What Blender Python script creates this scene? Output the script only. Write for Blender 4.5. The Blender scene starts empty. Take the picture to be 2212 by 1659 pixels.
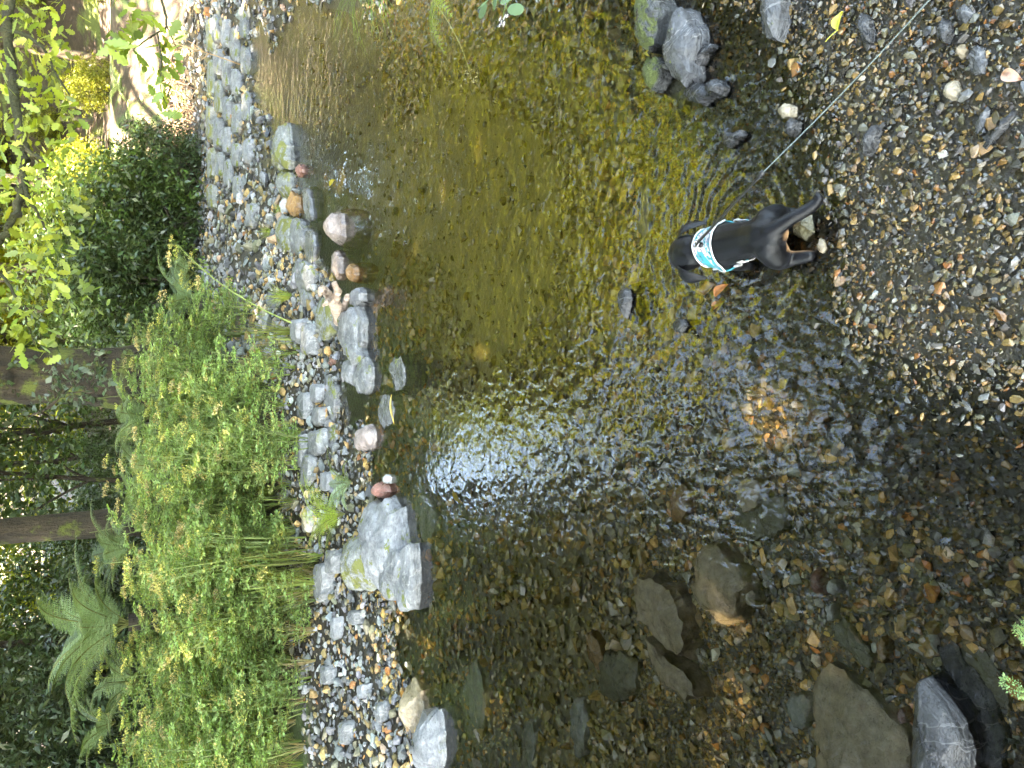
import bpy, bmesh, math, random
import numpy as np
from mathutils import Vector, Matrix, noise, Quaternion
from mathutils.bvhtree import BVHTree

random.seed(7)
RNG = np.random.default_rng(7)
SC = bpy.context.scene
COL = SC.collection
PI = math.pi
R = math.radians

# ------------------------------------------------------------------ camera
# The photograph lies on its side: the camera is rolled by 90 degrees, so that
# the top of the real scene is at the left edge of the picture.
CAM_H, PITCH, FPX = 1.6, R(28.0), 1662.0        # FPX: focal length in pixels of a 2212 x 1659 picture
FWD = np.array([0, math.cos(PITCH), -math.sin(PITCH)])
DWN = np.array([0, -math.sin(PITCH), -math.cos(PITCH)])
RGT = np.array([1.0, 0, 0])
EYE = np.array([0, 0, CAM_H])
cam_d = bpy.data.cameras.new('camera')
cam = bpy.data.objects.new('camera', cam_d)
COL.objects.link(cam)
cam_d.sensor_fit = 'HORIZONTAL'
cam_d.sensor_width = 36.0
cam_d.lens = 36.0 * FPX / 2212.0
cam_d.clip_start, cam_d.clip_end = 0.05, 2000
cam.matrix_world = Matrix(((DWN[0], RGT[0], -FWD[0], EYE[0]),
                           (DWN[1], RGT[1], -FWD[1], EYE[1]),
                           (DWN[2], RGT[2], -FWD[2], EYE[2]), (0, 0, 0, 1)))
SC.camera = cam

# ------------------------------------------------------------------ sky, sun, exposure
SUN_AZ, SUN_EL = R(-140.0), R(49.0)      # azimuth from +Y towards +X: behind the camera, to the left
world = bpy.data.worlds.new('World')
SC.world = world
world.use_nodes = True
wn = world.node_tree
wn.nodes.clear()
sky = wn.nodes.new('ShaderNodeTexSky')
sky.sky_type = 'NISHITA'
sky.sun_disc = False
sky.sun_elevation = SUN_EL
sky.sun_rotation = SUN_AZ
bg = wn.nodes.new('ShaderNodeBackground')
bg.inputs['Strength'].default_value = 0.15
wo = wn.nodes.new('ShaderNodeOutputWorld')
wn.links.new(sky.outputs[0], bg.inputs[0])
wn.links.new(bg.outputs[0], wo.inputs[0])
sun_d = bpy.data.lights.new('sun', 'SUN')
sun_d.energy = 5.0
sun_d.angle = R(0.6)
sun_d.color = (1.0, 0.95, 0.86)
sun = bpy.data.objects.new('sun', sun_d)
COL.objects.link(sun)
SUNV = Vector((math.sin(SUN_AZ) * math.cos(SUN_EL), math.cos(SUN_AZ) * math.cos(SUN_EL), math.sin(SUN_EL)))
sun.rotation_euler = SUNV.to_track_quat('Z', 'Y').to_euler()
sun.location = SUNV * 60

SC.view_settings.view_transform = 'Standard'
SC.view_settings.look = 'None'
SC.view_settings.exposure = 5.15
SC.view_settings.gamma = 1.0
SC.view_settings.use_white_balance = True
SC.view_settings.white_balance_temperature = 8300
SC.view_settings.white_balance_tint = 10
SC.render.engine = 'CYCLES'
SC.cycles.use_denoising = True
SC.cycles.max_bounces = 8
SC.cycles.diffuse_bounces = 3
SC.cycles.glossy_bounces = 3
SC.cycles.transmission_bounces = 3
SC.cycles.transparent_max_bounces = 12
SC.cycles.caustics_reflective = False
SC.cycles.caustics_refractive = False
SC.cycles.sample_clamp_indirect = 6.0

# ------------------------------------------------------------------ helpers
def pix_ray(px, py):
    return FWD + (829.5 - py) / FPX * RGT + (px - 1106.0) / FPX * DWN

def W(px, py, z=0.0):
    """the point at height z that the photograph shows at pixel (px, py)"""
    d = pix_ray(px, py)
    return EYE + (z - CAM_H) / d[2] * d

def WY(px, py, y):
    """the point on the upright plane at distance y"""
    d = pix_ray(px, py)
    return EYE + y / d[1] * d

def WD(px, py, t):
    return EYE + t * pix_ray(px, py)

def tag(o, label=None, cat=None, group=None, kind=None):
    if label: o['label'] = label
    if cat: o['category'] = cat
    if group: o['group'] = group
    if kind: o['kind'] = kind
    return o

def empty(name, loc=(0, 0, 0), rz=0.0, s=1.0):
    o = bpy.data.objects.new(name, None)
    o.location = loc
    o.rotation_euler = (0, 0, rz)
    o.scale = (s, s, s)
    o.empty_display_size = 0.1
    COL.objects.link(o)
    return o

def link(name, me, parent=None, mat=None):
    o = bpy.data.objects.new(name, me)
    if mat is not None and len(me.materials) == 0:
        me.materials.append(mat)
    COL.objects.link(o)
    if parent is not None:
        o.parent = parent
    return o

def copy_tree(o, parent=None):
    c = o.copy()
    COL.objects.link(c)
    c.parent = parent
    for ch in o.children:
        copy_tree(ch, c)
    return c

def np_mesh(name, V, F, col=None, flat=True, mat=None):
    """mesh from arrays: V (n,3), F (m,k) with k = 3 or 4, col (n,3) as point colours"""
    V = np.asarray(V, dtype=np.float32)
    F = np.asarray(F, dtype=np.int32)
    me = bpy.data.meshes.new(name)
    me.vertices.add(len(V))
    me.vertices.foreach_set('co', V.ravel())
    k = F.shape[1]
    me.loops.add(F.size)
    me.loops.foreach_set('vertex_index', F.ravel())
    me.polygons.add(len(F))
    me.polygons.foreach_set('loop_start', np.arange(0, F.size, k, dtype=np.int32))
    if col is not None:
        a = me.color_attributes.new('col', 'FLOAT_COLOR', 'POINT')
        c = np.ones((len(V), 4), dtype=np.float32)
        c[:, :3] = col
        a.data.foreach_set('color', c.ravel())
    me.update(calc_edges=True)
    if flat: me.shade_flat()
    else: me.shade_smooth()
    if mat is not None: me.materials.append(mat)
    return me

class Buf:
    """collects quads / triangles of one part, with point colours"""
    def __init__(self): self.V, self.F, self.C, self.n = [], [], [], 0
    def add(self, V, F, c=(0.5, 0.5, 0.5)):
        V = np.asarray(V, float); F = np.asarray(F, int)
        if F.shape[1] == 3: F = np.concatenate([F, F[:, 2:3]], 1)
        c = np.asarray(c, float)
        if c.ndim == 1: c = np.tile(c, (len(V), 1))
        self.V.append(V); self.F.append(F + self.n); self.C.append(c); self.n += len(V)
    def mesh(self, name, mat, flat=False):
        V = np.concatenate(self.V); F = np.concatenate(self.F); C = np.concatenate(self.C)
        me = bpy.data.meshes.new(name)
        fl = [tuple(f[:3]) if f[2] == f[3] else tuple(f) for f in F.tolist()]
        me.from_pydata(V.tolist(), [], fl)
        a = me.color_attributes.new('col', 'FLOAT_COLOR', 'POINT')
        c = np.ones((len(V), 4), dtype=np.float32); c[:, :3] = C
        a.data.foreach_set('color', c.ravel())
        if flat: me.shade_flat()
        else: me.shade_smooth()
        me.materials.append(mat)
        return me

def tube(path, rad, k=6, jit=0.0, seed=0, cap=True):
    """tapered tube along a path -> V, F(quads)"""
    path = np.asarray(path, float); n = len(path)
    rad = np.asarray(rad, float) if np.ndim(rad) else np.full(n, float(rad))
    T = np.gradient(path, axis=0); T /= np.linalg.norm(T, axis=1)[:, None] + 1e-9
    up = np.array([0, 0, 1.0]) if abs(T[0][2]) < 0.9 else np.array([1.0, 0, 0])
    V = []
    A = np.cross(T[0], up); A /= np.linalg.norm(A)
    for i in range(n):
        A = A - T[i] * A.dot(T[i]); A /= np.linalg.norm(A) + 1e-9
        B = np.cross(T[i], A)
        for j in range(k):
            a = 2 * PI * j / k
            r = rad[i]
            if jit:
                q = path[i] + (A * math.cos(a) + B * math.sin(a)) * r
                r *= 1 + jit * noise.noise(Vector(q * (0.6 / max(rad[0], .01)) + seed)) + .5 * jit * noise.noise(Vector(q * (2.5 / max(rad[0], .01)) + seed))
            V.append(path[i] + (A * math.cos(a) + B * math.sin(a)) * r)
    F = []
    for i in range(n - 1):
        for j in range(k):
            F.append((i * k + j, i * k + (j + 1) % k, (i + 1) * k + (j + 1) % k, (i + 1) * k + j))
    V = np.array(V); F = np.array(F)
    if cap:
        V = np.concatenate([V, [path[0], path[-1]]]); m = n * k
        F = np.concatenate([F, [(m, (j + 1) % k, j, j) for j in range(k)],
                            [(m + 1, (n - 1) * k + j, (n - 1) * k + (j + 1) % k, (n - 1) * k + (j + 1) % k) for j in range(k)]])
    return V, F

def bez(p0, p1, p2, n=8):
    t = np.linspace(0, 1, n)[:, None]
    p0, p1, p2 = map(lambda p: np.asarray(p, float), (p0, p1, p2))
    return (1 - t) ** 2 * p0 + 2 * t * (1 - t) * p1 + t * t * p2

def unit(a):
    a = np.asarray(a, float)
    return a / (np.linalg.norm(a, axis=-1, keepdims=True) + 1e-9)

def leaf_quads(P, D, N, L, Wd, fold=0.12):
    """pointed leaves: one folded quad each"""
    D = unit(D); S = unit(np.cross(D, N)); N = unit(np.cross(S, D))
    L = np.asarray(L, float).reshape(-1, 1) * np.ones((len(P), 1)); Wd = np.asarray(Wd, float).reshape(-1, 1) * np.ones((len(P), 1))
    a = P; b = P + D * L * .45 + S * Wd * .5 + N * Wd * fold; c = P + D * L - N * L * .08; d = P + D * L * .45 - S * Wd * .5 + N * Wd * fold
    V = np.stack([a, b, c, d], 1).reshape(-1, 3)
    F = np.arange(len(P) * 4).reshape(-1, 4)
    return V, F

def rand_dirs(n, rng=RNG):
    return unit(rng.normal(size=(n, 3)))

# ------------------------------------------------------------------ materials
class NT:
    def __init__(self, name):
        self.m = bpy.data.materials.new(name); self.m.use_nodes = True
        self.t = self.m.node_tree; self.t.nodes.clear()
        self.out = self.t.nodes.new('ShaderNodeOutputMaterial')
    def n(self, typ, **kw):
        nd = self.t.nodes.new('ShaderNode' + typ)
        for k, v in kw.items():
            if k.startswith('i_'):
                key = k[2:].replace('_', ' ')
                s = nd.inputs[int(key)] if key.isdigit() else nd.inputs[key]
                if hasattr(v, 'is_output') or isinstance(v, bpy.types.NodeSocket): self.t.links.new(v, s)
                else: s.default_value = v
            else: setattr(nd, k, v)
        return nd
    def mix(self, fac, a, b, mode='MIX'):
        nd = self.t.nodes.new('ShaderNodeMix'); nd.data_type = 'RGBA'; nd.blend_type = mode
        for s, v in ((nd.inputs[0], fac), (nd.inputs[6], a), (nd.inputs[7], b)):
            if isinstance(v, bpy.types.NodeSocket): self.t.links.new(v, s)
            else: s.default_value = v if not (isinstance(v, tuple) and len(v) == 3) else (*v, 1)
        return nd.outputs[2]
    def math(self, op, a, b=0.0, c=0.0, clamp=False):
        nd = self.t.nodes.new('ShaderNodeMath'); nd.operation = op; nd.use_clamp = clamp
        for s, v in zip(nd.inputs, (a, b, c)):
            if isinstance(v, bpy.types.NodeSocket): self.t.links.new(v, s)
            else: s.default_value = v
        return nd.outputs[0]
    def ramp(self, fac, stops, interp='LINEAR'):
        nd = self.t.nodes.new('ShaderNodeValToRGB'); nd.color_ramp.interpolation = interp
        e = nd.color_ramp.elements
        while len(e) < len(stops): e.new(0.5)
        for el, (p, c) in zip(e, stops):
            el.position = p; el.color = (*c, 1) if len(c) == 3 else c
        self.t.links.new(fac, nd.inputs[0])
        return nd.outputs[0]
    def smooth(self, v, a, b):
        nd = self.t.nodes.new('ShaderNodeMapRange'); nd.interpolation_type = 'SMOOTHSTEP'
        self.t.links.new(v, nd.inputs[0]); nd.inputs[1].default_value = a; nd.inputs[2].default_value = b
        return nd.outputs[0]
    def noise(self, scale, detail=4, rough=.55, vec=None, dist=0.0):
        nd = self.n('TexNoise', i_Scale=scale, i_Detail=detail, i_Roughness=rough, i_Distortion=dist)
        if vec is not None: self.t.links.new(vec, nd.inputs['Vector'])
        return nd.outputs[0]
    def link(self, a, b): self.t.links.new(a, b)
    def pos(self): return self.n('NewGeometry').outputs['Position']
    def done(self, sh):
        self.t.links.new(sh, self.out.inputs['Surface']); return self.m

def wetness(T, pos, lo=0.02, hi=0.07):
    """1 where the stone is wet: under water and just above it"""
    sep = T.n('SeparateXYZ'); T.link(pos, sep.inputs[0])
    near = T.math('SUBTRACT', 1.0, T.smooth(sep.outputs[1], 2.4, 3.4))      # the splashed margin by the camera is wet higher up
    z = T.math('SUBTRACT', T.math('SUBTRACT', sep.outputs[2], T.math('MULTIPLY', near, .12)), T.math('MULTIPLY', T.math('SUBTRACT', T.noise(9, 3, .6, pos), .5), .06))
    nd = T.smooth(z, lo, hi)
    return T.math('SUBTRACT', 1.0, nd)

def stone_mat(name, source='attr', ramp=None, wet=None):
    T = NT(name); pos = T.pos()
    if source == 'attr':
        c = T.n('VertexColor', layer_name='col').outputs[0]
    else:
        c = T.ramp(T.n('ObjectInfo').outputs['Random'], ramp, 'CONSTANT')
    n1 = T.noise(55, 5, .65, pos); n2 = T.noise(260, 3, .6, pos)
    c = T.mix(1.0, c, T.ramp(n1, [(.25, (.55, .55, .55)), (.5, (1, 1, 1)), (.78, (1.45, 1.4, 1.3))]), 'MULTIPLY')
    c = T.mix(.7, c, T.ramp(n2, [(.3, (.7, .7, .7)), (.7, (1.3, 1.3, 1.3))]), 'MULTIPLY')
    w = wetness(T, pos) if wet is None else None
    if wet is None:
        c = T.mix(T.math('MULTIPLY', w, .62), c, T.mix(1.0, c, (.35, .35, .35), 'MULTIPLY'))
        rough = T.math('SUBTRACT', .78, T.math('MULTIPLY', w, .66))
    else: rough = wet
    b = T.n('Bump', i_Strength=.35, i_Distance=.004); T.link(T.noise(120, 5, .7, pos), b.inputs['Height'])
    p = T.n('BsdfPrincipled', i_Base_Color=c, i_Normal=b.outputs[0]); 
    if isinstance(rough, float): p.inputs['Roughness'].default_value = rough
    else: T.link(rough, p.inputs['Roughness'])
    return T.done(p.outputs[0])

def rock_mat(name, c1, c2, vein=(.6, .58, .55), vein_amt=.25, moss=0.0, moss_c=(.13, .15, .025), strata=1.0, algae=0.0, rust=0.0):
    T = NT(name); pos = T.pos()
    ob = T.n('TexCoord').outputs['Object']
    n1 = T.noise(6, 6, .62, ob); n2 = T.noise(38, 6, .7, ob)
    c = T.ramp(n1, [(.32, c1), (.66, c2)])
    c = T.mix(.85, c, T.ramp(n2, [(.28, (.5, .5, .52)), (.52, (1, 1, 1)), (.8, (1.5, 1.46, 1.38))]), 'MULTIPLY')
    # layered slate: thin bands
    mp = T.n('Mapping', i_Vector=ob); mp.inputs['Scale'].default_value = (1.2, 1.2, 22); mp.inputs['Rotation'].default_value = (.12, .2, 0)
    st = T.noise(3.0, 5, .6, mp.outputs[0], .4)
    c = T.mix(.55 * strata, c, T.ramp(st, [(.3, (.5, .5, .5)), (.5, (1, 1, 1)), (.72, (1.3, 1.3, 1.32))]), 'MULTIPLY')
    # quartz veins and cracks
    vn = T.noise(7, 4, .5, ob, 1.2)
    line = T.smooth(T.math('ABSOLUTE', T.math('SUBTRACT', vn, .5)), .018, .0)
    c = T.mix(T.math('MULTIPLY', line, vein_amt), c, vein)
    vo = T.n('TexVoronoi', feature='DISTANCE_TO_EDGE', i_Scale=4.5)
    dv = T.n('Mapping', i_Vector=ob); dv.inputs['Scale'].default_value = (1, 1.7, 2.2)
    wob = T.n('VectorMath', operation='ADD'); T.link(dv.outputs[0], wob.inputs[0]); T.link(T.n('TexNoise', i_Scale=7.0, i_Detail=4.0).outputs[1], wob.inputs[1]); T.link(wob.outputs[0], vo.inputs['Vector'])
    crack = T.smooth(vo.outputs['Distance'], .012, .0)
    c = T.mix(T.math('MULTIPLY', crack, .7), c, T.mix(1.0, c, (.25, .25, .25), 'MULTIPLY'))
    c = T.mix(T.math('MULTIPLY', T.smooth(T.noise(16, 6, .75, ob), .58, .68), .35), c, T.mix(1.0, c, (1.7, 1.65, 1.5), 'MULTIPLY'))
    if rust: c = T.mix(T.math('MULTIPLY', T.smooth(T.noise(9, 4, .6, ob), .52, .66), rust), c, (.26, .12, .045))
    if algae: c = T.mix(T.math('MULTIPLY', T.smooth(T.noise(5, 6, .68, pos), .40, .62), algae), c, (.10, .085, .03))
    w = wetness(T, pos)
    c = T.mix(T.math('MULTIPLY', w, .65), c, T.mix(1.0, c, (.3, .3, .3), 'MULTIPLY'))
    hb = T.math('SUBTRACT', T.math('ADD', T.math('MULTIPLY', n2, .8), T.math('MULTIPLY', st, .9 * strata)), T.math('MULTIPLY', crack, .5))
    rough = T.math('SUBTRACT', .8, T.math('MULTIPLY', w, .64))
    if moss:
        nz = T.n('SeparateXYZ'); T.link(T.n('NewGeometry').outputs['Normal'], nz.inputs[0])
        mm = T.math('ADD', T.noise(7, 6, .7, ob), T.math('MULTIPLY', T.noise(60, 3, .6, ob), .18))
        mk = T.math('MULTIPLY', T.smooth(mm, .70 - moss * .28, .76 - moss * .28), T.smooth(nz.outputs[2], .1, .6))
        mc = T.mix(T.noise(90, 3, .6, ob), tuple(x * .55 for x in moss_c), tuple(x * 1.5 for x in moss_c))
        c = T.mix(mk, c, mc)
        hb = T.math('ADD', hb, T.math('MULTIPLY', mk, T.noise(170, 2, .6, ob)))
        rough = T.math('MAXIMUM', rough, T.math('MULTIPLY', mk, .9))
    b = T.n('Bump', i_Strength=.75, i_Distance=.012); T.link(hb, b.inputs['Height'])
    p = T.n('BsdfPrincipled', i_Base_Color=c, i_Roughness=rough, i_Normal=b.outputs[0])
    return T.done(p.outputs[0])

def leaf_mat(name, trans=.35, rough=.45, gain=1.0, spec=.5):
    T = NT(name)
    c = T.n('VertexColor', layer_name='col').outputs[0]
    v = T.math('ADD', .72 * gain, T.math('MULTIPLY', T.n('ObjectInfo').outputs['Random'], .56 * gain))
    cc = T.n('Vector' + 'Math', operation='SCALE'); T.link(c, cc.inputs[0]); T.link(v, cc.inputs['Scale'])
    c = cc.outputs[0]
    p = T.n('BsdfPrincipled', i_Base_Color=c, i_Roughness=rough); p.inputs['Specular IOR Level'].default_value = spec
    tr = T.n('BsdfTranslucent', i_Color=T.mix(1.0, c, (1.5, 1.35, .6), 'MULTIPLY'))
    mx = T.n('MixShader', i_0=trans); T.link(p.outputs[0], mx.inputs[1]); T.link(tr.outputs[0], mx.inputs[2])
    return T.done(mx.outputs[0])

def plain_mat(name, c, rough=.6, var=.25, scale=40, bump=.2, metal=0.0):
    T = NT(name); ob = T.n('TexCoord').outputs['Object']
    n1 = T.noise(scale, 5, .6, ob)
    cc = T.ramp(n1, [(.25, tuple(x * (1 - var) for x in c)), (.75, tuple(min(1, x * (1 + var)) for x in c))])
    b = T.n('Bump', i_Strength=bump, i_Distance=.003); T.link(n1, b.inputs['Height'])
    p = T.n('BsdfPrincipled', i_Base_Color=cc, i_Roughness=rough, i_Normal=b.outputs[0]); p.inputs['Metallic'].default_value = metal
    return T.done(p.outputs[0])

def bark_mat(name, c1, c2, moss=.0, moss_c=(.09, .11, .02)):
    T = NT(name); ob = T.n('TexCoord').outputs['Object']
    mp = T.n('Mapping', i_Vector=ob); mp.inputs['Scale'].default_value = (9, 9, 2.2)
    n1 = T.noise(1.6, 6, .65, mp.outputs[0], .6); n2 = T.noise(30, 4, .6, ob)
    c = T.ramp(n1, [(.33, c1), (.62, c2)])
    c = T.mix(.6, c, T.ramp(n2, [(.3, (.6, .6, .6)), (.7, (1.4, 1.4, 1.4))]), 'MULTIPLY')
    if moss:
        mk = T.smooth(T.noise(3.5, 5, .65, ob), .62 - moss * .3, .72 - moss * .3)
        c = T.mix(mk, c, T.mix(T.noise(80, 3, .6, ob), tuple(x * .5 for x in moss_c), tuple(x * 1.5 for x in moss_c)))
    b = T.n('Bump', i_Strength=1.0, i_Distance=.06); T.link(T.math('ADD', n1, T.math('MULTIPLY', n2, .3)), b.inputs['Height'])
    return T.done(T.n('BsdfPrincipled', i_Base_Color=c, i_Roughness=.9, i_Normal=b.outputs[0]).outputs[0])

M = {}
M['gravel'] = stone_mat('wet_gravel')
PAL = [(.19, .19, .185), (.06, .058, .055), (.20, .18, .115), (.21, .15, .06), (.46, .30, .12), (.34, .15, .05), (.55, .51, .42), (.42, .29, .18), (.29, .29, .28)]
M['stone'] = stone_mat('bed_stone', 'object', [(0, PAL[0]), (.18, PAL[1]), (.34, PAL[2]), (.5, PAL[3]), (.70, PAL[4]), (.78, PAL[5]), (.83, PAL[6]), (.86, PAL[7]), (.89, PAL[8])])
M['slate'] = rock_mat('blue_grey_slate', (.11, .115, .117), (.235, .24, .245), moss=.25)
M['slate_wet'] = rock_mat('rough_wet_slate', (.06, .062, .066), (.17, .175, .18), vein_amt=.3, moss=.1)
M['slate_moss'] = rock_mat('mossy_slate', (.14, .148, .14), (.27, .275, .26), moss=.5, moss_c=(.15, .155, .04))
M['slate_pale'] = rock_mat('pale_slate', (.14, .145, .15), (.28, .285, .295), vein_amt=.1, moss=.1)
M['slate_dark'] = rock_mat('dark_wet_slate', (.018, .018, .02), (.055, .056, .057), vein_amt=.15)
M['dark_moss'] = rock_mat('dark_mossed_rock', (.03, .033, .033), (.075, .078, .075), moss=.7, moss_c=(.06, .075, .015), strata=.3)
M['brown'] = rock_mat('brown_bed_rock', (.32, .245, .15), (.58, .46, .31), vein_amt=.12, algae=.3, strata=.35, rust=.3)
M['olive'] = rock_mat('algae_covered_rock', (.10, .095, .05), (.2, .19, .12), vein_amt=.1, algae=.8, strata=.3)
M['grey_bed'] = rock_mat('grey_bed_rock', (.20, .21, .18), (.38, .39, .35), vein_amt=.1, algae=.35, strata=.4)
M['pink'] = rock_mat('pink_quartz_rock', (.23, .175, .155), (.38, .31, .28), vein=(.2, .17, .17), vein_amt=.5, strata=.2)
M['red'] = rock_mat('red_stone', (.24, .10, .075), (.40, .20, .15), vein_amt=.2, strata=.25)
M['rust'] = rock_mat('rusty_stone', (.25, .12, .04), (.42, .24, .09), vein_amt=.2, strata=.4)
M['tan'] = rock_mat('tan_stone', (.34, .27, .17), (.6, .52, .38), vein_amt=.2, strata=.5)
M['white'] = rock_mat('white_quartz', (.55, .55, .53), (.8, .8, .78), vein=(.3, .25, .2), vein_amt=.3, strata=.2)
M['leaf'] = leaf_mat('green_leaf')
M['leaf_sun'] = leaf_mat('sunlit_leaf', .5, .45, 1.35)  # brighter copy of the green leaf: sunlight raised in its colour
M['leaf_gloss'] = leaf_mat('glossy_leaf', .22, .32)
M['herb'] = leaf_mat('soft_herb_leaf', .4, .55)
M['stalk'] = leaf_mat('green_stalk', .1, .5)
M['bark_moss'] = bark_mat('mossy_bark', (.012, .009, .006), (.042, .03, .018), .35)
M['bark'] = bark_mat('brown_bark', (.016, .012, .008), (.06, .045, .03), .25)
M['branch_moss'] = bark_mat('moss_covered_branch', (.012, .010, .006), (.035, .03, .015), .75, (.03, .032, .008))

# ------------------------------------------------------------------ the lie of the land
PH = [  # pixel in the photograph, height of the bed or bank there
    (2180, 100, .010), (2000, 60, .008), (2180, 500, .012), (1950, 350, .012), (1950, 620, .014), (2150, 800, .0), (1850, 500, .002), (1850, 760, -.006),
    (1800, 200, .002), (1650, 100, -.012), (1650, 300, -.016), (1720, 430, -.02), (1600, 500, -.035), (1500, 520, -.05), (1500, 300, -.04), (1560, 150, -.02),
    (1440, 100, -.03), (1400, 250, -.08), (1330, 400, -.13), (1250, 200, -.2), (1150, 350, -.27), (1000, 250, -.32), (900, 450, -.30), (1050, 600, -.27),
    (1250, 650, -.2), (1400, 700, -.1), (1300, 850, -.13), (1150, 850, -.2), (1000, 800, -.22), (900, 750, -.12), (1500, 850, -.07), (1600, 700, -.035),
    (1700, 800, -.03), (1750, 950, -.04), (1650, 1050, -.07), (2000, 1000, -.015), (2150, 1150, -.03), (2100, 1350, -.06), (1900, 1250, -.055), (1900, 1420, -.08),
    (2150, 1550, -.08), (1750, 1350, -.10), (1700, 1550, -.12), (1500, 1550, -.14), (1500, 1250, -.13), (1350, 1150, -.14), (1350, 1500, -.16), (1150, 1300, -.17),
    (1150, 1600, -.17), (1000, 1500, -.10), (1000, 1250, -.10), (1050, 1050, -.17), (920, 1100, -.05), (900, 1300, -.045), (880, 900, -.06), (830, 1000, -.04),
    (905, 1610, .0), (870, 1500, .0), (835, 1420, .0), (820, 1300, .0), (840, 1580, .05), (780, 1450, .07), (720, 1450, .13), (670, 1450, .22), (640, 1500, .3),
    (700, 1550, .18), (760, 1600, .12), (740, 1300, .09), (690, 1200, .13), (650, 1200, .2), (760, 1080, .05), (790, 1030, .0), (700, 1030, .12), (640, 1030, .22),
    (775, 950, .0), (738, 900, .0), (760, 880, -.03), (735, 800, .0), (690, 900, .08), (640, 900, .18), (610, 880, .26), (660, 760, .10), (700, 760, .03), (610, 760, .2),
    (800, 700, -.04), (720, 620, .0), (690, 560, -.02), (650, 640, .07), (600, 620, .15), (560, 600, .22), (670, 450, -.06), (640, 380, .0), (620, 470, .02), (590, 520, .08),
    (560, 400, .05), (545, 300, .02), (530, 500, .12), (480, 480, .15), (590, 300, -.02), (545, 150, .0), (530, 50, .0), (500, 250, .05), (500, 100, .04), (455, 300, .08),
    (455, 120, .07), (570, 130, -.10), (700, 150, -.22), (800, 350, -.28), (650, 280, -.10),
]
WD_PTS = [
    (0, 0, .01), (0, -1, .12), (1.2, .3, .03), (-1.2, .2, .0), (2.0, 1.6, .10), (2.5, 2.7, .25), (3.1, 4.0, .42), (4.0, 5.6, .5), (5.2, 7.4, .5), (2.2, 1.0, .22), (3.6, 2.5, .6),
    (6.5, 9.0, .5), (-2.2, 1.2, -.06), (-2.4, 2.4, -.12), (-3.6, 1.0, -.05), (-3.4, 3.0, -.05), (-3.2, 4.2, .10), (-4.2, 5.0, .3), (-4.5, 3.0, .2), (-3, 8, .38), (0, 8.6, .32),
    (1.0, 11, .32), (1.9, 14, .35), (-4.5, 9.5, .5), (0, 12, .5), (-8, 12, .8), (-3, 16, .9), (2, 18, 1.0), (3.2, 15.4, .2), (3.3, 16.2, 1.1), (5, 15.5, .12), (5, 16.5, 1.35),
    (7.4, 15.5, .15), (7.4, 16.6, 1.4), (9, 12, .7), (9.3, 25, 1.55), (6.2, 23, 1.5), (11, 22.5, 1.5), (8, 20, 1.35), (10, 28, 3.4), (14, 34, 8), (18, 42, 14), (6, 32, 4.6),
    (8, 40, 9), (0, 40, 4.5), (-10, 35, 2.5), (-20, 25, 2), (-25, 10, 1.5), (-15, 0, .6), (0, -15, 1), (15, -5, 1.2), (18, 10, 3), (16, 20, 3.2), (25, 30, 14), (30, 60, 24),
    (0, 70, 10), (-40, 60, 7), (-40, -20, 2), (40, -20, 3), (40, 20, 12), (0, -40, 3), (-300, 0, 15), (300, 0, 30), (0, 300, 30), (0, -300, 12), (-250, 250, 25), (250, 250, 40),
    (-250, -250, 15), (250, -250, 20),
]
CP = np.array([[*W(a, b, z)[:2], z] for a, b, z in PH] + [list(map(float, q)) for q in WD_PTS])
def _rbf(pts, vals):
    d = np.linalg.norm(pts[:, None] - pts[None], axis=2)
    n = len(pts); A = np.zeros((n + 1, n + 1)); A[:n, :n] = -d - np.eye(n) * 1e-3; A[:n, n] = 1; A[n, :n] = 1
    return np.linalg.solve(A, np.concatenate([vals, [0]]))
_cw = _rbf(CP[:, :2], CP[:, 2])
def h_exact(x, y):
    x = np.asarray(x, float).ravel(); y = np.asarray(y, float).ravel(); out = np.empty(len(x))
    for i in range(0, len(x), 20000):
        q = np.stack([x[i:i + 20000], y[i:i + 20000]], 1)
        out[i:i + 20000] = -np.linalg.norm(q[:, None] - CP[None, :, :2], axis=2) @ _cw[:-1] + _cw[-1]
    return out
X0, X1, Y0, Y1, RES = -5.0, 9.0, -1.5, 18.0, 0.06
NX, NY = int(round((X1 - X0) / RES)) + 1, int(round((Y1 - Y0) / RES)) + 1
GX = np.linspace(X0, X1, NX); GY = np.linspace(Y0, Y1, NY)
gx, gy = np.meshgrid(GX, GY)
GZ = h_exact(gx, gy).reshape(NY, NX)
def _fbm(x, y, s):
    return np.array([noise.noise(Vector((a * s, b * s, 1.7))) for a, b in zip(x.ravel(), y.ravel())]).reshape(x.shape)
GZ += (_fbm(gx, gy, 1.3) * .018 + _fbm(gx, gy, 4.5) * .010) * np.clip((gy - 1.2) / 2.5, .35, 1)
def hz(x, y):
    x = np.asarray(x, float); y = np.asarray(y, float)
    ins = (x > X0) & (x < X1) & (y > Y0) & (y < Y1)
    fx = np.clip((x - X0) / RES, 0, NX - 1.001); fy = np.clip((y - Y0) / RES, 0, NY - 1.001)
    i = fx.astype(int); j = fy.astype(int); a = fx - i; b = fy - j
    z = GZ[j, i] * (1 - a) * (1 - b) + GZ[j, i + 1] * a * (1 - b) + GZ[j + 1, i] * (1 - a) * b + GZ[j + 1, i + 1] * a * b
    if np.all(ins): return z
    zo = h_exact(x, y).reshape(np.shape(x))
    return np.where(ins, z, zo)
def hz1(x, y): return float(hz(np.array([x]), np.array([y]))[0])

def grid_faces(nx, ny):
    i, j = np.meshgrid(np.arange(nx - 1), np.arange(ny - 1))
    a = (j * nx + i).ravel()
    return np.stack([a, a + 1, a + nx + 1, a + nx], 1)

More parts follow.
